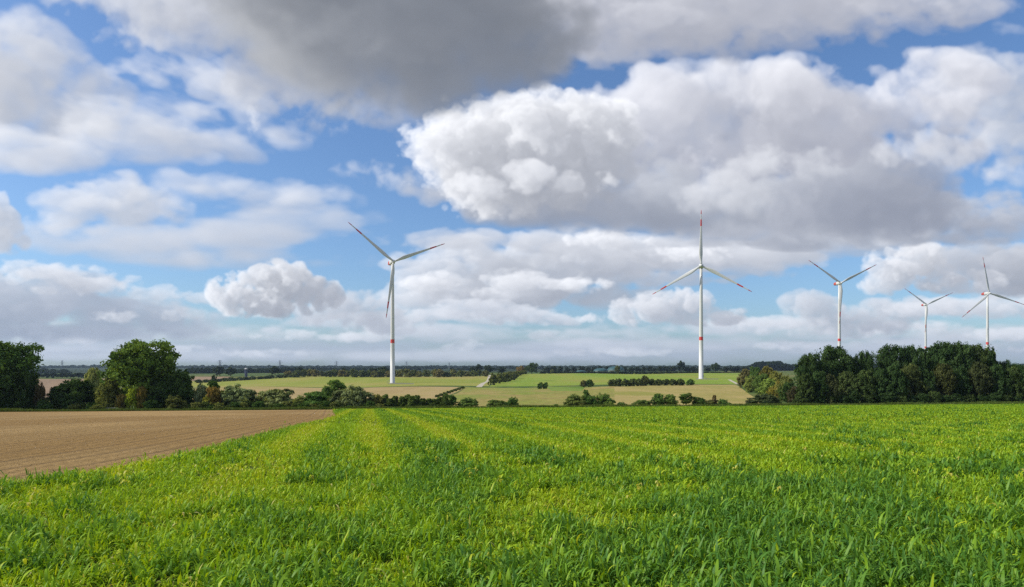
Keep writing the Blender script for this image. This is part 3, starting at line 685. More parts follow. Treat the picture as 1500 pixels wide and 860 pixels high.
parcel('gravel_lane', PG((713, 557.3), (717.5, 557.3), (733, 549.6), (716, 549.6)), M_gravel, .06)
parcel('turbine_track', PG((1066, 556.2), (1070, 556.2), (1084, 563), (1079, 563)), M_gravel, .07)
M_footstrip = principled('dark_olive_ground', (.15, .15, .075), .95, noise=.3, nscale=.5)  # strips of darker olive ground colour at the feet of two towers
parcel('tower_foot_strip', PG((568, 562.6), (606, 562.9), (606, 561.4), (570, 560.8)), M_footstrip, .07)
parcel('tower_foot_strip', PG((1020, 555.9), (1052, 555.9), (1052, 554.8), (1020, 554.2)), M_footstrip, .075)
parcel('grassy_bank', PG((800, 566.5), (858, 566.5), (852, 573), (808, 573)), field_mat('bank_grass', [(.3, (.10, .17, .02)), (.7, (.16, .22, .04))], fine=.5), .06)

# ------------------------------------------------------------------ crop leaves (one mass nobody could count)
def ribbons(P, h0, az, lean, length, width, droop, seg, tint):
    """curved leaf ribbons: P (n,3) root, az direction, lean start angle from vertical, droop total bend"""
    n = len(P); ts = np.linspace(0, 1, seg+1)
    V = np.zeros((n, seg+1, 2, 3), np.float32)
    dirx, diry = np.cos(az), np.sin(az)
    r = np.zeros(n); z = np.asarray(h0, float).copy()
    px_, py_ = -diry, dirx
    wprof = np.array([.55, .95, 1, .8, .5, .04]) if seg == 5 else (np.array([.7, 1, .75, .05]) if seg == 3 else np.array([.8, .9, .06]))
    tw = rng.normal(0, .5, n)
    for i, t in enumerate(ts):
        if i:
            a = lean+droop*((t+ts[i-1])/2)**1.6
            r = r+np.sin(a)*length/seg; z = z+np.cos(a)*length/seg
        w = width*wprof[i]*.5
        a2 = lean+droop*t**1.6
        cx = P[:, 0]+dirx*r; cy = P[:, 1]+diry*r; cz = P[:, 2]+z
        # width vector twists a little along the leaf
        k = tw*t; sx = px_*np.cos(k)-dirx*np.cos(a2)*np.sin(k); sy = py_*np.cos(k)-diry*np.cos(a2)*np.sin(k); sz = np.sin(a2)*np.sin(k)
        for q, sg in ((0, -1), (1, 1)):
            V[:, i, q, 0] = cx+sg*w*sx; V[:, i, q, 1] = cy+sg*w*sy; V[:, i, q, 2] = cz+sg*w*sz
    V = V.reshape(-1, 3)
    b = (np.arange(n)*(seg+1)*2)[:, None]+(np.arange(seg)*2)[None, :]
    F = np.stack([b, b+1, b+3, b+2], -1).reshape(-1, 4)
    return V, F, np.repeat(tint, (seg+1)*2)

def crop_state(X, Y):
    """(vigour, yellowness) of the crop at a place: strips along the drilling direction and patches"""
    s = sdist(X, Y); t = np.asarray(Y)
    sr = X+.21*Y+.25*vnoise(t/45, X/12, 5)          # the drill runs straight towards the far end
    strip = .30*vnoise(sr/2.0, t/200, 3)+.70*(.5+.5*np.cos((sr-.5)*2*math.pi/3.1+.8*vnoise(t/60, s/8, 31)))**2.2
    strip2 = vnoise(sr/.7, t/70, 8)
    patch = .5*vnoise(X/9, Y/13, 4)+.3*vnoise(X/3.0, Y/4, 6)+.2*vnoise(X/1.1, Y/1.4, 9)
    near = np.clip((Y-8)/25, 0, 1)
    y = (.16+.56*near)*strip+(.14+.04*near)*strip2+(.70-.60*near)*patch+.05*np.clip(1-(s-3)/9, 0, 1)*(s > 1)+.22*(vnoise(X/.6, Y/.6, 88)-.5)*(1-.6*near)-.05*np.clip((X-1)/6, 0, 1)*(1-near)
    lo = .36-.10*near; y = np.clip((y-lo)/(.34+.08*near), 0, 1)
    return y

def scatter(y0, y1, dens, half=.84, pad=2.0):
    A = half*(y1*y1-y0*y0)+2*pad*(y1-y0)
    n = int(A*dens)
    Y = np.sqrt(rng.uniform(y0*y0, y1*y1, int(n*1.3))); X = rng.uniform(-1, 1, len(Y))*(half*Y+pad)
    k = sdist(X, Y) > rng.normal(.05, .12, len(X))-(rng.random(len(X)) < .03)*rng.exponential(.5, len(X)); X, Y = X[k], Y[k]
    k = Y < YE+2+.012*X+rng.normal(0, .3, len(X)); X, Y = X[k], Y[k]
    # snap to drill rows 0.125 m apart, with jitter
    s = sdist(X, Y); q = np.round(s/.125)*.125+rng.normal(0, .03, len(s)); X = X+(q-s)*(Y < 40)
    m = min(n, len(X))
    return X[:m], Y[:m]

def crop_part(y0, y1, dens, nl, seg, wmul, lmul):
    X, Y = scatter(y0, y1, dens); Z = tz(X, Y)
    y = crop_state(X, Y); near = np.clip((Y-8)/25, 0, 1)
    # two plants share the ground: a low yellow-green growth and taller blue-green clumps
    cl = .52*vnoise(X/.62, Y/.62, 77)+.36*vnoise(X/2.2, Y/2.6, 78)+.12*vnoise(X/9, Y/11, 79)
    dark = np.clip((cl-.535+.05*(1-near)+.05*np.clip(X/7, -1, 1)*(1-near)-.26*near-(.10+.06*near)*(y-.4)+rng.normal(0, .05, len(X)))/.05, 0, 1)
    vig = np.clip(.80-.18*y+.50*dark+rng.normal(0, .12, len(X)), .35, 1.6)
    tv = np.clip(.435+(.26+.10*near)*(y-.4)-.25*dark, .0, 1)
    Vs, Fs, Ts = [], [], []; off = 0
    for l in range(nl):
        keep = rng.random(len(X)) < (1 if l < 3 else .8)
        x, yy, zz, v, yl = X[keep], Y[keep], Z[keep], vig[keep], tv[keep]; n = len(x)
        az = rng.uniform(0, 2*math.pi, n)
        P = np.stack([x+rng.normal(0, .02, n), yy+rng.normal(0, .02, n), zz], 1)
        h0 = v*rng.uniform(.0, .19, n)*(.35+l/nl)
        ln = v*rng.uniform(.10, .21, n)*lmul
        wd = rng.uniform(.010, .024, n)*(.7+.5*v)*wmul
        lean = np.abs(rng.normal(.22, .28, n)); dr = np.abs(rng.normal(1.8, .9, n))
        tint = np.clip(yl+rng.normal(0, .11 if seg > 2 else .075, n)+(rng.random(n) < (.02 if seg > 2 else .004))*.5, 0, 1)
        V, F, T = ribbons(P, h0, az, lean, ln, wd, dr, seg, tint)
        Vs.append(V); Fs.append(F+off); Ts.append(T); off += len(V)
    return np.concatenate(Vs), np.concatenate(Fs), np.concatenate(Ts)

M_crop = leaf_mat('crop_leaf', [(0, (.075, .195, .032)), (.22, (.160, .310, .026)), (.45, (.275, .43, .016)), (.65, (.38, .49, .020)), (.86, (.48, .48, .06)), (1.0, (.60, .54, .22))], trans=.34, gloss=.012, rough=.5)
def build_crop():
    parts = [crop_part(3.6, 14, 165, 8, 5, 1.0, 1.0), crop_part(14, 40, 72, 6, 3, 1.5, 1.0), crop_part(40, YE+3, 12, 5, 2, 3.0, 1.0)]
    off = 0; V, F, T = [], [], []
    for v, f, t in parts: V.append(v); F.append(f+off); T.append(t); off += len(v)
    me = mesh_np('crop_leaves', np.concatenate(V), np.concatenate(F), [M_crop], attrs={'tint': np.concatenate(T)}, smooth=True)
    tag(link('crop_leaves', me), kind='stuff')
build_crop()

def build_weeds():
    """broad-leaved volunteers between the cereal"""
    n = 260; Y = np.sqrt(rng.uniform(3.6**2, 24**2, n)); X = rng.uniform(-.8, .8, n)*Y
    k = (sdist(X, Y) > .5) & (vnoise(X/3, Y/3, 21) > .45); X, Y = X[k], Y[k]; Z = tz(X, Y)
    V, F, T = [], [], []; off = 0
    for x, y, z in zip(X, Y, Z):
        for l in range(int(rng.integers(4, 8))):
            az = rng.uniform(0, 6.28); L_ = rng.uniform(.07, .15); w = L_*rng.uniform(.3, .45); el = rng.uniform(.1, 1.0); h = rng.uniform(.14, .30)
            d = np.array([math.cos(az)*math.cos(el), math.sin(az)*math.cos(el), math.sin(el)]); s = np.array([-math.sin(az), math.cos(az), 0])
            up = np.cross(d, s); o = np.array([x, y, z+h])
            tab = [(0.0, .12, 0), (.25, .75, .02), (.55, 1.0, .03), (.85, .65, .0), (1.0, .1, -.04)]
            vs = []
            for t, ww, lift in tab:
                c = o+d*L_*t+np.array([0, 0, 1])*(lift-.25*t*t*L_)
                vs += [c-s*w*ww*.5, c+s*w*ww*.5]
            V += vs; F += [[off+2*i, off+2*i+1, off+2*i+3, off+2*i+2] for i in range(4)]; T += [rng.uniform(.55, .95)]*10; off += 10
    me = mesh_np('broadleaf_weeds', np.array(V), np.array(F), [M_crop], attrs={'tint': np.array(T)}, smooth=True)
    tag(link('broadleaf_weeds', me), kind='stuff')
build_weeds()

def tufts(name, X, Y, hgt, mat, nl=5, wd=.03, tint=(.3, .6)):
    Z = tz(X, Y); Vs, Fs, Ts = [], [], []; off = 0
    for l in range(nl):
        n = len(X); P = np.stack([X+rng.normal(0, .1, n), Y+rng.normal(0, .1, n), Z], 1)
        V, F, T = ribbons(P, np.zeros(n), rng.uniform(0, 6.28, n), np.abs(rng.normal(.2, .2, n)), hgt*rng.uniform(.5, 1.2, n), np.full(n, wd), np.abs(rng.normal(.9, .5, n)), 2, rng.uniform(tint[0], tint[1], n))
        Vs.append(V); Fs.append(F+off); Ts.append(T); off += len(V)
    me = mesh_np(name, np.concatenate(Vs), np.concatenate(Fs), [mat], attrs={'tint': np.concatenate(Ts)})
    return tag(link(name, me), kind='stuff')
M_tuft = leaf_mat('verge_tuft', [(0, (.04, .075, .015)), (.5, (.09, .13, .03)), (1, (.22, .19, .08))], trans=.25)
n = 26000
X = rng.uniform(-135, 135, n); Yt = YE+1.5+.012*X+np.abs(rng.normal(0, 6.5, n)); k = vnoise(X/4, Yt/5, 61)+.25*rng.random(n) > .42
tufts('verge_grass', X[k], Yt[k], .35+.55*vnoise(X[k]/6, Yt[k]/6, 62), M_tuft, 5, .10)

def clods():
    n = 14000
    Y = np.sqrt(rng.uniform(8**2, 75**2, n)); X = -rng.uniform(0, .9, n)*Y
    k = sdist(X, Y) < -.15; X, Y = X[k], Y[k]; n = len(X)
    r = np.minimum(rng.gamma(2.0, .004, n)+.003, .022)+.00006*Y
    base = np.array([[1, 0, -.3], [-.5, .87, -.3], [-.5, -.87, -.3], [.2, .1, .75]])
    a = rng.uniform(0, 6.28, n); c, s = np.cos(a), np.sin(a)
    V = base[None]*r[:, None, None]*rng.uniform(.6, 1.4, (n, 4, 1))
    V = np.stack([V[..., 0]*c[:, None]-V[..., 1]*s[:, None], V[..., 0]*s[:, None]+V[..., 1]*c[:, None], V[..., 2]], -1)
    V += np.stack([X, Y, tz(X, Y)+.02+r*.3], 1)[:, None]
    F = (np.arange(n)*4)[:, None, None]+np.array([[0, 1, 3], [1, 2, 3], [2, 0, 3]])[None]
    tag(link('soil_clods', mesh_np('soil_clods', V.reshape(-1, 3), F.reshape(-1, 3), [principled('soil_clod', (.25, .16, .066), .95, spec=.05)])), kind='stuff')
clods()

# ------------------------------------------------------------------ trees
M_leaf = leaf_mat('foliage', 'object', trans=.22)
M_bark = principled('bark', (.085, .065, .045), .9, noise=.4, nscale=2.0)

def crown_proto(name, seed, h, w, z0, lobes=18, subs=11, leaves=34, ls=.42, shape='round', aspect=1.0, upright=0.0):
    """leafy crown h metres tall and w wide above z0, made of lobes > clumps > leaves"""
    r = np.random.default_rng(seed)
    hh = h-z0; P, Nn, Tn = [], [], []
    for l in range(lobes):
        u = (l+.5)/lobes
        if shape == 'round': zz = z0+hh*(.22+.62*u); env = w*.5*math.sqrt(max(.06, 1-((u-.42)/.68)**2))
        elif shape == 'bush': zz = z0+hh*(.12+.66*u); env = w*.5*math.sqrt(max(.06, 1-((u-.22)/.86)**2))
        elif shape == 'tall': zz = z0+hh*(.12+.74*u); env = w*.5*(math.sqrt(max(.05, 1-((u-.4)/.68)**2)))
        elif shape == 'cone': zz = z0+hh*(.06+.82*u); env = w*.5*(1.02-u)
        else: zz = z0+hh*(.1+.7*u); env = w*.5
        a = l*2.39996+r.uniform(-.5, .5); rr = env*(.80*r.random()**.6)
        lr = {'round': .30, 'bush': .30, 'tall': .27, 'cone': .2}[shape]*min(w, hh*1.1)*.5*r.uniform(.8, 1.3)*1.25
        lr = min(lr, max(.25, h-zz))
        c = np.array([math.cos(a)*rr, math.sin(a)*rr, zz])
        lt = r.normal(.5, .17)
        for s in range(subs):
            d = r.normal(size=3); d /= np.linalg.norm(d); d[2] = d[2]*.9+.12
            cs = c+d*lr*r.uniform(.6, 1.0); sr = lr*r.uniform(.30, .52)
            st = lt+r.normal(0, .13)
            m = int(leaves*r.uniform(.7, 1.3))
            e = r.normal(size=(m, 3)); e /= np.linalg.norm(e, axis=1)[:, None]
            q = cs+e*sr*(r.random(m)**.6)[:, None]*np.array([1, 1, .85])
            P.append(q); Nn.append(e*.7+d*.5+r.normal(0, .45, (m, 3))); Tn.append(np.clip(st+r.normal(0, .12, m), 0, 1))
    P = np.concatenate(P); Nn = np.concatenate(Nn); Tn = np.concatenate(Tn)
    k = P[:, 2] > .05; P, Nn, Tn = P[k], Nn[k], Tn[k]
    Nn /= np.linalg.norm(Nn, axis=1)[:, None]
    up = np.zeros_like(Nn); up[:, 2] = 1; up += r.normal(0, 1.2*(1-upright)+.12, up.shape)
    A = np.cross(Nn, up); A /= np.linalg.norm(A, axis=1)[:, None]+1e-6; B = np.cross(A, Nn)
    sz = ls*r.uniform(.6, 1.25, len(P))[:, None]*.5
    V = np.stack([P-B*sz*aspect, P+A*sz*.62, P+B*sz*aspect, P-A*sz*.62], 1)
    V[:, 1] += Nn*sz*.25; V[:, 3] += Nn*sz*.25
    F = np.arange(len(P)*4).reshape(-1, 4)
    return mesh_np(name, V.reshape(-1, 3), F, [M_leaf], attrs={'tint': np.repeat(Tn, 4)})

def trunk_proto(name, seed, h, w, th, r0):
    r = np.random.default_rng(seed); bm = bmesh.new()
    top = Vector((r.uniform(-.3, .3), r.uniform(-.3, .3), h*.78))
    pts = [Vector((0, 0, -.4)), Vector((0, 0, .25)), Vector((r.uniform(-.1, .1), r.uniform(-.1, .1), th)), (Vector((0, 0, th))+top)/2+Vector((r.uniform(-.2, .2), r.uniform(-.2, .2), 0)), top]
    ring_tube(bm, pts, [r0*1.5, r0*1.1, r0*.85, r0*.5, r0*.12], 8)
    for i in range(6):
        a = i*1.05+r.uniform(-.4, .4); z = th+(h*.6-th)*i/6
        e = Vector((math.cos(a)*w*.34, math.sin(a)*w*.34, z+h*.2)); s = Vector((0, 0, z))
        ring_tube(bm, [s, s.lerp(e, .5)+Vector((0, 0, -.03*h)), e], [r0*.45, r0*.28, r0*.06], 6)
    return bm_mesh(name, bm, [M_bark], True)

PROTO = {}
def proto(key, h, w, z0, th, r0, **kw):
    PROTO[key] = (h, w, [crown_proto('crown', sd, h, w, z0, **kw) for sd in kw.pop('seeds', (1, 2))], trunk_proto('trunk', 5, h, w, th, r0))
def mkproto(key, h, w, z0, th, r0, seeds, **kw):
    PROTO[key] = (h, w, [crown_proto('crown', sd, h, w, z0, **kw) for sd in seeds], [trunk_proto('trunk', sd, h, w, th, r0) for sd in seeds])
mkproto('oak', 15, 16, 1.6, 2.6, .42, (1, 2, 3), lobes=36, subs=13, leaves=40, ls=.66)
mkproto('dense', 9, 9, .1, 1.2, .25, (4, 5, 6), lobes=26, subs=12, leaves=36, ls=.52, shape='bush')
mkproto('tall', 14, 8, 2.0, 3.0, .28, (7, 8, 9), lobes=26, subs=12, leaves=34, ls=.60, shape='tall')
mkproto('bush', 4, 5, .0, .5, .09, (10, 11, 12), lobes=22, subs=11, leaves=34, ls=.32, shape='bush')
mkproto('willow', 5, 6.5, .0, .6, .12, (13, 14, 15), lobes=26, subs=12, leaves=40, ls=.40, shape='bush', aspect=1.6, upright=.8)
mkproto('spire', 3.4, 2.2, .0, .4, .06, (16, 17, 18), lobes=20, subs=10, leaves=26, ls=.34, shape='cone', aspect=1.4, upright=.8)
mkproto('distant', 12, 11, .6, 1.8, .3, (19, 20, 21), lobes=20, subs=8, leaves=18, ls=1.25)
mkproto('hedgebush', 6, 7, .0, .8, .15, (22, 23, 24), lobes=18, subs=8, leaves=18, ls=.85, shape='bush')

CNT = {'n': 0}
def tree(kind, px, hw, top, Y, col, label, cat='tree', name=None, group=None, depth=None, lum=2.1, sink=0.0):
    """a plant whose foot stands at forward distance Y in photo column px, hw half-widths wide and reaching row top"""
    h0, w0, crowns, trunks = PROTO[kind]
    p = at(px, Y); H = (CY-top)/1000*Y-p.z; Wd = 2*hw/1000*Y
    i = CNT['n']; CNT['n'] += 1
    nm = name or {'tree': 'broadleaf_tree', 'bush': 'bush', 'shrub': 'shrub'}.get(cat, cat)
    e = empty(nm, (p.x, p.y, p.z-sink)); tag(e, label, cat, group)
    v = (i*7+int(px)) % len(crowns)
    # the crown's real extents, so that the plant is as wide and tall as in the photo
    for part, me in (('crown', crowns[v]), ('trunk', trunks[v])):
        o = link(part, me, e)
        ext = EXT.get(crowns[v].name)
        if ext is None:
            co = np.zeros(len(crowns[v].vertices)*3, np.float32); crowns[v].vertices.foreach_get('co', co); co = co.reshape(-1, 3)
            ext = EXT[crowns[v].name] = (np.percentile(np.hypot(co[:, 0], co[:, 1]), 98.5), np.percentile(co[:, 2], 99.7))
        sx = Wd*.5/ext[0]; o.scale = (sx, sx if depth is None else depth, H/ext[1])
        if part == 'crown':
            o.color = tuple(c*lum*f for c, f in zip(col, (rng.uniform(.9, 1.1),)*3))+(1,)
    e.rotation_euler = (0, 0, rng.uniform(0, 6.28))
    return e
EXT = {}
exec_trees()

# ------------------------------------------------------------------ wind turbines
M_white = principled('turbine_white', (.56, .57, .565), .42, noise=.03, nscale=.2)
M_red = principled('turbine_red', (.54, .05, .042), .45)
M_orange = principled('nacelle_red', (.46, .075, .05), .5)
M_dark = principled('dark_metal', (.10, .105, .11), .5, metal=.3)
M_steel = principled('galvanised_steel', (.30, .31, .32), .45, metal=.6)
M_conc = principled('concrete', (.42, .40, .37), .9, noise=.15)

def airfoil(c, t, n=14):
    pts = []
    for k in range(n):
        a = 2*math.pi*k/n; x = .5*c*math.cos(a)+.12*c*(t < .9); y = .5*c*t*math.sin(a)*(1 if t > .9 else (.75+.25*math.cos(a)))
        pts.append((x, y))
    return pts
def blade_mesh(Lb):
    """one blade along +Z from the root at z=0; chord in X, thickness in Y; the red warning bands are painted on"""
    bm = bmesh.new()
    st = [(.0, 2.0, 1, 0), (.03, 2.0, 1, 4), (.10, 2.9, .62, 16), (.18, 3.9, .36, 14), (.26, 3.7, .29, 11), (.40, 2.95, .24, 8), (.55, 2.25, .21, 5), (.70, 1.7, .19, 3), (.82, 1.3, .18, 2), (.92, .95, .17, 1), (.975, .62, .17, 0), (1.0, .18, .2, 0)]
    rings = []
    for u, c, t, tw in st:
        ca, sa = math.cos(R(tw)), math.sin(R(tw))
        rings.append([bm.verts.new((x*ca-y*sa, x*sa+y*ca-1.8*u*u, u*Lb)) for x, y in airfoil(c, t)])
    for i in range(len(rings)-1):
        for k in range(14):
            f = bm.faces.new((rings[i][k], rings[i][(k+1) % 14], rings[i+1][(k+1) % 14], rings[i+1][k]))
            f.material_index = 1 if (abs(st[i][0]-.70) < .01 or st[i][0] >= .92) else 0
    bm.faces.new(rings[0][::-1]); bm.faces.new(rings[-1])
    return bm_mesh('blade', bm, [M_white, M_red], True)
BL = 57.5
ME_BLADE = blade_mesh(BL)
def nacelle_mesh():
    bm = bmesh.new()     # local: front (rotor side) at +Y ... tail at -Y ; egg-shaped housing
    sec = [(-12.2, 1.3), (-11.8, 2.0), (-8, 2.35), (-4.6, 2.45), (-3.4, 2.45), (1, 2.4), (2.6, 2.0), (3.0, 1.6)]
    rs = []
    for y, r in sec:
        rs.append([bm.verts.new((r*math.copysign(abs(math.cos(a))**.6, math.cos(a)), y, r*math.copysign(abs(math.sin(a))**.6, math.sin(a))+.2)) for a in [2*math.pi*(k+.5)/16 for k in range(16)]])
    for i in range(len(rs)-1):
        for k in range(16):
            f = bm.faces.new((rs[i][k], rs[i+1][k], rs[i+1][(k+1) % 16], rs[i][(k+1) % 16])); f.material_index = 1 if i in (1, 2) else 0
    bm.faces.new(rs[0]); bm.faces.new(rs[-1][::-1])
    return bm_mesh('nacelle', bm, [M_white, M_orange], True)
def hub_mesh():
    bm = bmesh.new()
    rs = []
    for y, r in [(0, 1.55), (.9, 1.75), (2.4, 1.7), (3.4, 1.25), (4.0, .65), (4.25, .12)]:
        rs.append([bm.verts.new((r*math.cos(2*math.pi*k/18), y, r*math.sin(2*math.pi*k/18))) for k in range(18)])
    for i in range(len(rs)-1):
        for k in range(18): bm.faces.new((rs[i][k], rs[i+1][k], rs[i+1][(k+1) % 18], rs[i][(k+1) % 18]))
    bm.faces.new(rs[0]); bm.faces.new(rs[-1][::-1])
    return bm_mesh('hub', bm, [M_white], True)
ME_NAC, ME_HUB = nacelle_mesh(), hub_mesh()
def vane_mesh():
    bm = bmesh.new(); box(bm, (0, -8.2, 3.0), (.12, .12, 1.8)); box(bm, (0, -8.2, 3.7), (1.6, .1, .1)); box(bm, (.75, -8.2, 3.9), (.3, .3, .35)); box(bm, (-.75, -8.2, 3.9), (.3, .3, .35)); box(bm, (0, -5.5, 2.7), (1.6, 2.2, .9))
    return bm_mesh('cooler', bm, [M_dark])
ME_VANE = vane_mesh()

def turbine(px, Y, hub_py, psi, phase, band_py, label, stairs=None, rb=None):
    base = at(px, Y); hz = (CY-hub_py)/1000*Y; H = hz-base.z-2.0
    d = Vector((base.x, base.y)).normalized(); yaw = math.atan2(d.x, d.y)      # clockwise bearing
    e = empty('wind_turbine', base); tag(e, label, 'wind turbine', 'wind turbines on the plain')
    zb = (CY-band_py)/1000*Y-base.z
    bm = bmesh.new(); zs = [-.3, .25, .26, zb-1.9, zb+1.9, H*.55, H*.8, H]; r = [3.4, 3.4, 2.45]+[2.45-1.0*(z/H) for z in (zb-1.9, zb+1.9, H*.55, H*.8, H)]
    ring_tube(bm, [(0, 0, z) for z in zs], r, 32, [2, 2, 0, 1, 0, 0, 0])
    tw = link('tower', bm_mesh('tower', bm, [M_white, M_red, M_conc], True), e)
    for f in tw.data.polygons:
        if abs(f.normal.z) > .5: f.use_smooth = False
    # rotor frame: +Y forward to the wind, turned by psi from the line of sight
    rot = math.pi-yaw+psi
    o = link('nacelle', ME_NAC, e); o.location = (0, 0, H+2.0); o.rotation_euler = (0, 0, rot)
    link('cooler', ME_VANE, o)
    hb = link('hub', ME_HUB, e); hb.location = Matrix.Rotation(rot, 4, 'Z') @ Vector((0, 3.05, H+2.2-.2)); hb.rotation_euler = (0, 0, rot)
    sc_b = (rb or 59.0)/59.0
    for k in range(3):
        th = R(phase+120*k)           # seen from the front, anticlockwise from the right
        o = link('blade', ME_BLADE, e)
        # seen from the front the local +X runs to the viewer's left
        M = Matrix.Rotation(rot, 4, 'Z') @ Matrix.Translation((0, 4.6, 0)) @ Matrix.Rotation(-(math.pi/2-th), 4, 'Y') @ Matrix.Rotation(R(-3.0), 4, 'X') @ Matrix.Translation((0, 0, 1.45)) @ Matrix.Diagonal((sc_b, sc_b, sc_b, 1))
        M.translation.z += H+2.0
        M.translation = M.translation
        o.matrix_local = M
    if stairs is not None:
        a = stairs; bm = bmesh.new()
        for k in range(9): box(bm, (3.1+.32*(8-k), 0, .3+.26*k), (.34, 1.1, .06))
        for s in (-.55, .55):
            box(bm, (2.9, s, 3.0), (.06, .06, 1.1)); box(bm, (5.7, s, .9), (.06, .06, 1.1))
            ring_tube(bm, [(5.7, s, 1.4), (2.9, s, 3.5)], .05, 6); ring_tube(bm, [(5.8, s, .15), (2.8, s, 2.5)], .08, 6)
        box(bm, (2.75, 0, 2.55), (1.1, 1.3, .1))
        o = link('entrance_stairs', bm_mesh('entrance_stairs', bm, [M_steel]), tw); o.rotation_euler = (0, 0, a)
        bm = bmesh.new(); box(bm, (2.42, 0, 3.65), (.12, 1.0, 2.1)); o = link('door', bm_mesh('door', bm, [M_dark]), tw); o.rotation_euler = (0, 0, a)
    return e
turbine(575, 702, 384, R(14), 22, 500, 'nearest wind turbine, standing alone on the pale field left of the gravel track', R(185))
turbine(1027, 728, 390, R(2), 90, 496, 'wind turbine facing straight ahead with one blade pointing straight up', R(-20))
turbine(1229.5, 983, 415, R(30), 27, 498, 'wind turbine rising behind the left end of the dark wood, blades in a Y')
turbine(1356, 1420, 446.5, R(32), 25, 509, 'smallest and most distant wind turbine, between two others above the dark wood')
turbine(1446.5, 1093, 430, R(34), 101, 503, 'wind turbine at far right with one blade up, nacelle side on with red panel')

# ------------------------------------------------------------------ far structures
M_pyl = principled('pylon_steel', (.16, .175, .19), .6, metal=.0)
def pylon_mesh(kind):
    bm = bmesh.new(); H = 42.0
    legs = [Vector((sx*4, sy*4, -1)) for sx, sy in ((-1, -1), (1, -1), (1, 1), (-1, 1))]
    tops = [Vector((sx*.7, sy*.7, H)) for sx, sy in ((-1, -1), (1, -1), (1, 1), (-1, 1))]
    for a, b in zip(legs, tops): ring_tube(bm, [a, b], .42, 4)
    for i in range(7):
        u, v = i/7, (i+1)/7
        for k in range(4):
            a = legs[k].lerp(tops[k], u**.85); b = legs[(k+1) % 4].lerp(tops[(k+1) % 4], v**.85); c = legs[(k+1) % 4].lerp(tops[(k+1) % 4], u**.85); d = legs[k].lerp(tops[k], v**.85)
            ring_tube(bm, [a, b], .24, 3); ring_tube(bm, [c, d], .24, 3)
    ms = bm_mesh('mast', bm, [M_pyl])
    arms = []
    for z, w in ((26, 9), (32.5, 12.5), (39, 8)):
        bm = bmesh.new()
        for s in (-1, 1):
            for y in (-.8, .8): ring_tube(bm, [(s*1.2, y, z), (s*w, 0, z+.6)], .36, 4); ring_tube(bm, [(s*1.0, y, z+2.0), (s*w, 0, z+.7)], .3, 4)
            for q in (.45, .75, 1.0): ring_tube(bm, [(s*w*q, 0, z+.5), (s*w*q, 0, z-2.6)], .16, 4)
        arms.append(bm_mesh('crossarm', bm, [M_pyl]))
    return ms, arms
ME_MAST, ME_ARMS = pylon_mesh(0)
PYL = [(91, 528, 2500, 'lattice power pylon on the skyline between the two big left trees'),
       (322, 527.5, 2500, 'lattice power pylon on the skyline left of the dark silo'),
       (410, 528, 2600, 'lattice power pylon on the skyline right of the dark silo'),
       (493, 529, 2750, 'lattice power pylon on the skyline left of the nearest wind turbine'),
       (595.5, 529.5, 2900, 'lattice power pylon on the skyline just right of the nearest turbine tower'),
       (658, 531, 3200, 'smallest lattice power pylon on the skyline above the spiky hedge')]
for px, top, Y, lb in PYL:
    p = at(px, Y); e = empty('power_pylon', p, rng.uniform(-.3, .3)-.2); tag(e, lb, 'power pylon', 'power pylons on the skyline')
    s = ((CY-top)/1000*Y-p.z)/42.0
    for nm, me in [('mast', ME_MAST)]+[('crossarm', a) for a in ME_ARMS]:
        o = link(nm, me, e); o.scale = (s, s, s)

def silo():
    p = at(360.5, 900); e = empty('silo', p); tag(e, 'dark blue farm silo with pale cap among far trees', 'silo')
    r = 1.75; H = (CY-540.8)/1000*900-p.z
    bm = bmesh.new(); zs = np.linspace(0, H, 13); rr = [r+.05*(i % 2) for i in range(13)]
    ring_tube(bm, [(0, 0, z) for z in zs], rr, 24); link('shell', bm_mesh('shell', bm, [principled('silo_blue', (.035, .045, .10), .4, noise=.2)], False), e)
    bm = bmesh.new(); ring_tube(bm, [(0, 0, H+.002), (0, 0, H+.5), (0, 0, H+1.3), (0, 0, H+1.5)], [r+.12, r+.1, r*.35, .15], 24)
    link('roof', bm_mesh('roof', bm, [principled('silo_cap', (.62, .62, .62), .5)], True), e)
silo()
M_teal = principled('membrane_teal', (.02, .075, .085), .6, noise=.12, nscale=.15)
M_wall = principled('tank_wall', (.06, .13, .11), .7)
def dome(px, hw, top, Y, label):
    p = at(px, Y); e = empty('biogas_dome', p); tag(e, label, 'biogas dome', 'biogas tanks by the far tree line')
    r = hw/1000*Y; H = (CY-top)/1000*Y-p.z; wh = H*.38
    bm = bmesh.new(); ring_tube(bm, [(0, 0, -.5), (0, 0, wh)], r, 40); link('tank_wall', bm_mesh('tank_wall', bm, [M_wall], False), e)
    bm = bmesh.new(); pts, rad = [], []
    for k in range(9):
        a = k/8*math.pi/2; pts.append((0, 0, wh+.01+(H-wh)*math.sin(a))); rad.append(max(.05, (r+.25)*math.cos(a)**.85))
    ring_tube(bm, pts, rad, 40); link('membrane_roof', bm_mesh('membrane_roof', bm, [M_teal], True), e)
    bm = bmesh.new(); ring_tube(bm, [(0, 0, wh-.25), (0, 0, wh+.15)], r+.32, 40); link('rim', bm_mesh('rim', bm, [M_conc]), e)
dome(880, 10.5, 539.3, 1120, 'middle teal biogas dome in the far tree line')
dome(902, 12.5, 536.6, 1150, 'largest and tallest teal biogas dome behind a small tree')
dome(851, 8, 542.4, 1120, 'low flat teal biogas tank left of the two domes')

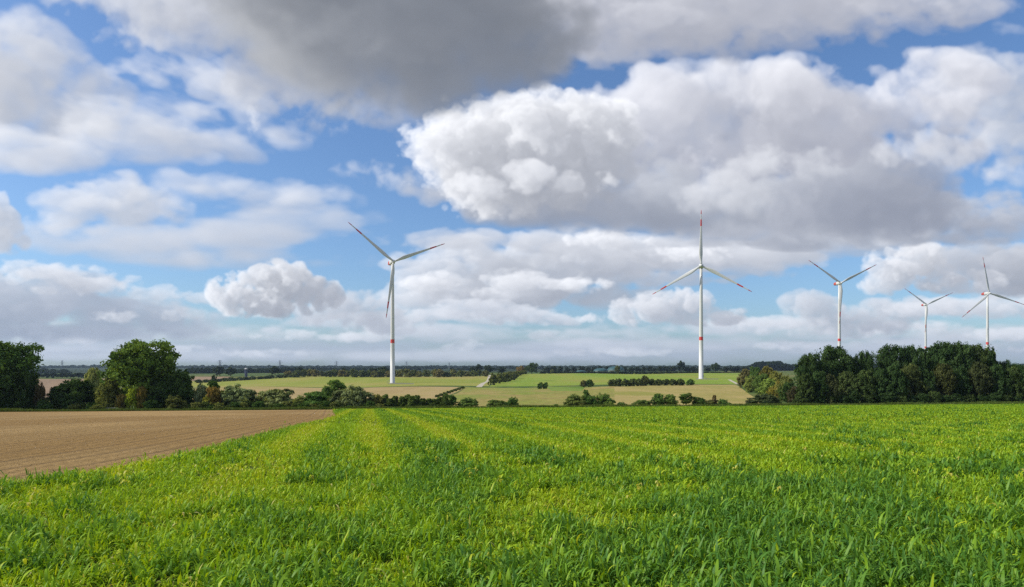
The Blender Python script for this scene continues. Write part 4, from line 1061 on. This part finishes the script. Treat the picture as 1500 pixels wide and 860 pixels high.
def stone():
    p = at(160, 146); e = empty('concrete_trough', p, .3); tag(e, 'pale grey concrete trough under the big tree at the soil edge', 'trough')
    bm = bmesh.new(); box(bm, (0, 0, .32), (2.4, .9, .7)); bmesh.ops.bevel(bm, geom=bm.edges[:], offset=.06, segments=2, affect='EDGES')
    link('basin', bm_mesh('basin', bm, [M_conc]), e)
    bm = bmesh.new()
    for s in (-1, 1): box(bm, (0, s*.42, .76), (2.5, .1, .12)); box(bm, (s*1.2, 0, .761), (.1, .74, .12))
    link('rim', bm_mesh('rim', bm, [M_conc]), e)
stone()

# ------------------------------------------------------------------ sky, sun, air, camera
SUN_AZ, SUN_EL = R(-96), R(37)          # clockwise from the view axis; from the left and a little beyond
SKY_STRENGTH = .10
def make_world():
    L, A = sky_canvas()
    w, h = 1536, 620; azm, elm = R(45.2), R(31.4)
    u = (np.arange(w)+.5)/w; v = (np.arange(h)+.5)/h
    az = (u*2-1)*azm; el = v*elm
    x = CX+1000*np.tan(az)[None, :]+0*el[:, None]; y = CY-1000*np.tan(el)[:, None]/np.cos(az)[None, :]
    fx = np.clip((x-X0)*SK-.5, 0, CW-1.001); fy = np.clip((y-Y0)*SK-.5, 0, CH-1.001)
    ix, iy = fx.astype(int), fy.astype(int); fx = (fx-ix)[..., None]; fy = (fy-iy)[..., None]
    S = np.concatenate([L, A[..., None]], -1)
    img = (S[iy, ix]*(1-fx)+S[iy, ix+1]*fx)*(1-fy)+(S[iy+1, ix]*(1-fx)+S[iy+1, ix+1]*fx)*fy
    im = bpy.data.images.new('cloud_field', w, h, alpha=True, float_buffer=True, is_data=True)
    im.alpha_mode = 'CHANNEL_PACKED'
    im.pixels.foreach_set(img.astype(np.float32).ravel()); im.update(); im.pack()
    wd = bpy.data.worlds.new('World'); scene.world = wd; wd.use_nodes = True
    nt = wd.node_tree; nt.nodes.clear(); Lk = nt.links.new
    out = N(nt, 'ShaderNodeOutputWorld'); bg = N(nt, 'ShaderNodeBackground'); bg.inputs['Strength'].default_value = SKY_STRENGTH
    sky = N(nt, 'ShaderNodeTexSky', sky_type='NISHITA'); sky.sun_disc = False; sky.sun_elevation = SUN_EL; sky.sun_rotation = SUN_AZ % (2*math.pi)
    sky.altitude = 50; sky.air_density = 1.0; sky.dust_density = 1.0; sky.ozone_density = 2.0
    tc = N(nt, 'ShaderNodeTexCoord'); sp = N(nt, 'ShaderNodeSeparateXYZ'); Lk(tc.outputs['Generated'], sp.inputs[0])
    def M(op, a, b=None):
        m = N(nt, 'ShaderNodeMath', operation=op)
        for i, q in enumerate((a, b)):
            if q is None: continue
            if isinstance(q, (int, float)): m.inputs[i].default_value = q
            else: Lk(q, m.inputs[i])
        return m.outputs[0]
    azn = M('ARCTAN2', sp.outputs['X'], sp.outputs['Y']); eln = M('ARCSINE', sp.outputs['Z'])
    un = M('ADD', M('DIVIDE', azn, 2*azm), .5); vn = M('DIVIDE', M('MAXIMUM', eln, 0.0015), elm)
    cb = N(nt, 'ShaderNodeCombineXYZ'); Lk(un, cb.inputs[0]); Lk(vn, cb.inputs[1])
    ti = N(nt, 'ShaderNodeTexImage', image=im, extension='MIRROR', interpolation='Cubic'); Lk(cb.outputs[0], ti.inputs['Vector'])
    k = 1/SKY_STRENGTH
    cl = mixc(nt, 1.0, ti.outputs['Color'], (k, k, k), 'MULTIPLY')
    tint = mixc(nt, 1.0, sky.outputs[0], SKY_TINT, 'MULTIPLY')
    inv = M('SUBTRACT', 1.0, ti.outputs['Alpha'])
    vs = N(nt, 'ShaderNodeVectorMath', operation='SCALE'); Lk(tint, vs.inputs[0]); Lk(inv, vs.inputs['Scale'])
    va = N(nt, 'ShaderNodeVectorMath', operation='ADD'); Lk(vs.outputs[0], va.inputs[0]); Lk(cl, va.inputs[1])
    Lk(va.outputs[0], bg.inputs['Color']); Lk(bg.outputs[0], out.inputs['Surface'])
    wd.cycles.sampling_method = 'MANUAL'; wd.cycles.sample_map_resolution = 512
SKY_TINT = (.92, 1.17, 1.46)
make_world()
sl = bpy.data.lights.new('sun', 'SUN'); sl.energy = 5.0; sl.angle = R(.53); sl.color = (1, .94, .84)
so = bpy.data.objects.new('sun', sl); COL.objects.link(so)
sd_ = Vector((math.sin(SUN_AZ)*math.cos(SUN_EL), math.cos(SUN_AZ)*math.cos(SUN_EL), math.sin(SUN_EL)))
so.rotation_euler = (-sd_).to_track_quat('-Z', 'Y').to_euler()
so.location = sd_*300

HAZE = 5.0e-5
if HAZE:
    bm = bmesh.new(); box(bm, (0, 3250, 95), (23000, 6900, 260))
    hm, nt, out = new_mat('air'); pv = N(nt, 'ShaderNodeVolumePrincipled'); pv.inputs['Color'].default_value = (.55, .74, 1, 1); pv.inputs['Density'].default_value = HAZE; pv.inputs['Anisotropy'].default_value = .2
    nt.links.new(pv.outputs[0], out.inputs['Volume'])
    tag(link('haze', bm_mesh('haze', bm, [hm])), kind='stuff')

cam = bpy.data.cameras.new('camera'); co = bpy.data.objects.new('camera', cam); COL.objects.link(co)
co.location = (0, 0, 0); co.rotation_euler = (math.pi/2, 0, 0)
cam.sensor_width = 36; cam.lens = 24.0; cam.shift_y = 108/1500; cam.clip_start = .05; cam.clip_end = 20000
scene.camera = co
vs = scene.view_settings; vs.view_transform = 'Standard'; vs.look = 'None'; vs.exposure = 0; vs.gamma = 1
scene.render.engine = 'CYCLES'
cy = scene.cycles; cy.use_denoising = False; cy.max_bounces = 6; cy.diffuse_bounces = 3; cy.glossy_bounces = 1; cy.transmission_bounces = 3; cy.volume_bounces = 0; cy.transparent_max_bounces = 4
cy.use_adaptive_sampling = False; cy.sample_clamp_direct = 4.0; cy.sample_clamp_indirect = 4.0
try: cy.denoiser = 'OPENIMAGEDENOISE'; cy.denoising_input_passes = 'RGB_ALBEDO_NORMAL'
except Exception: pass
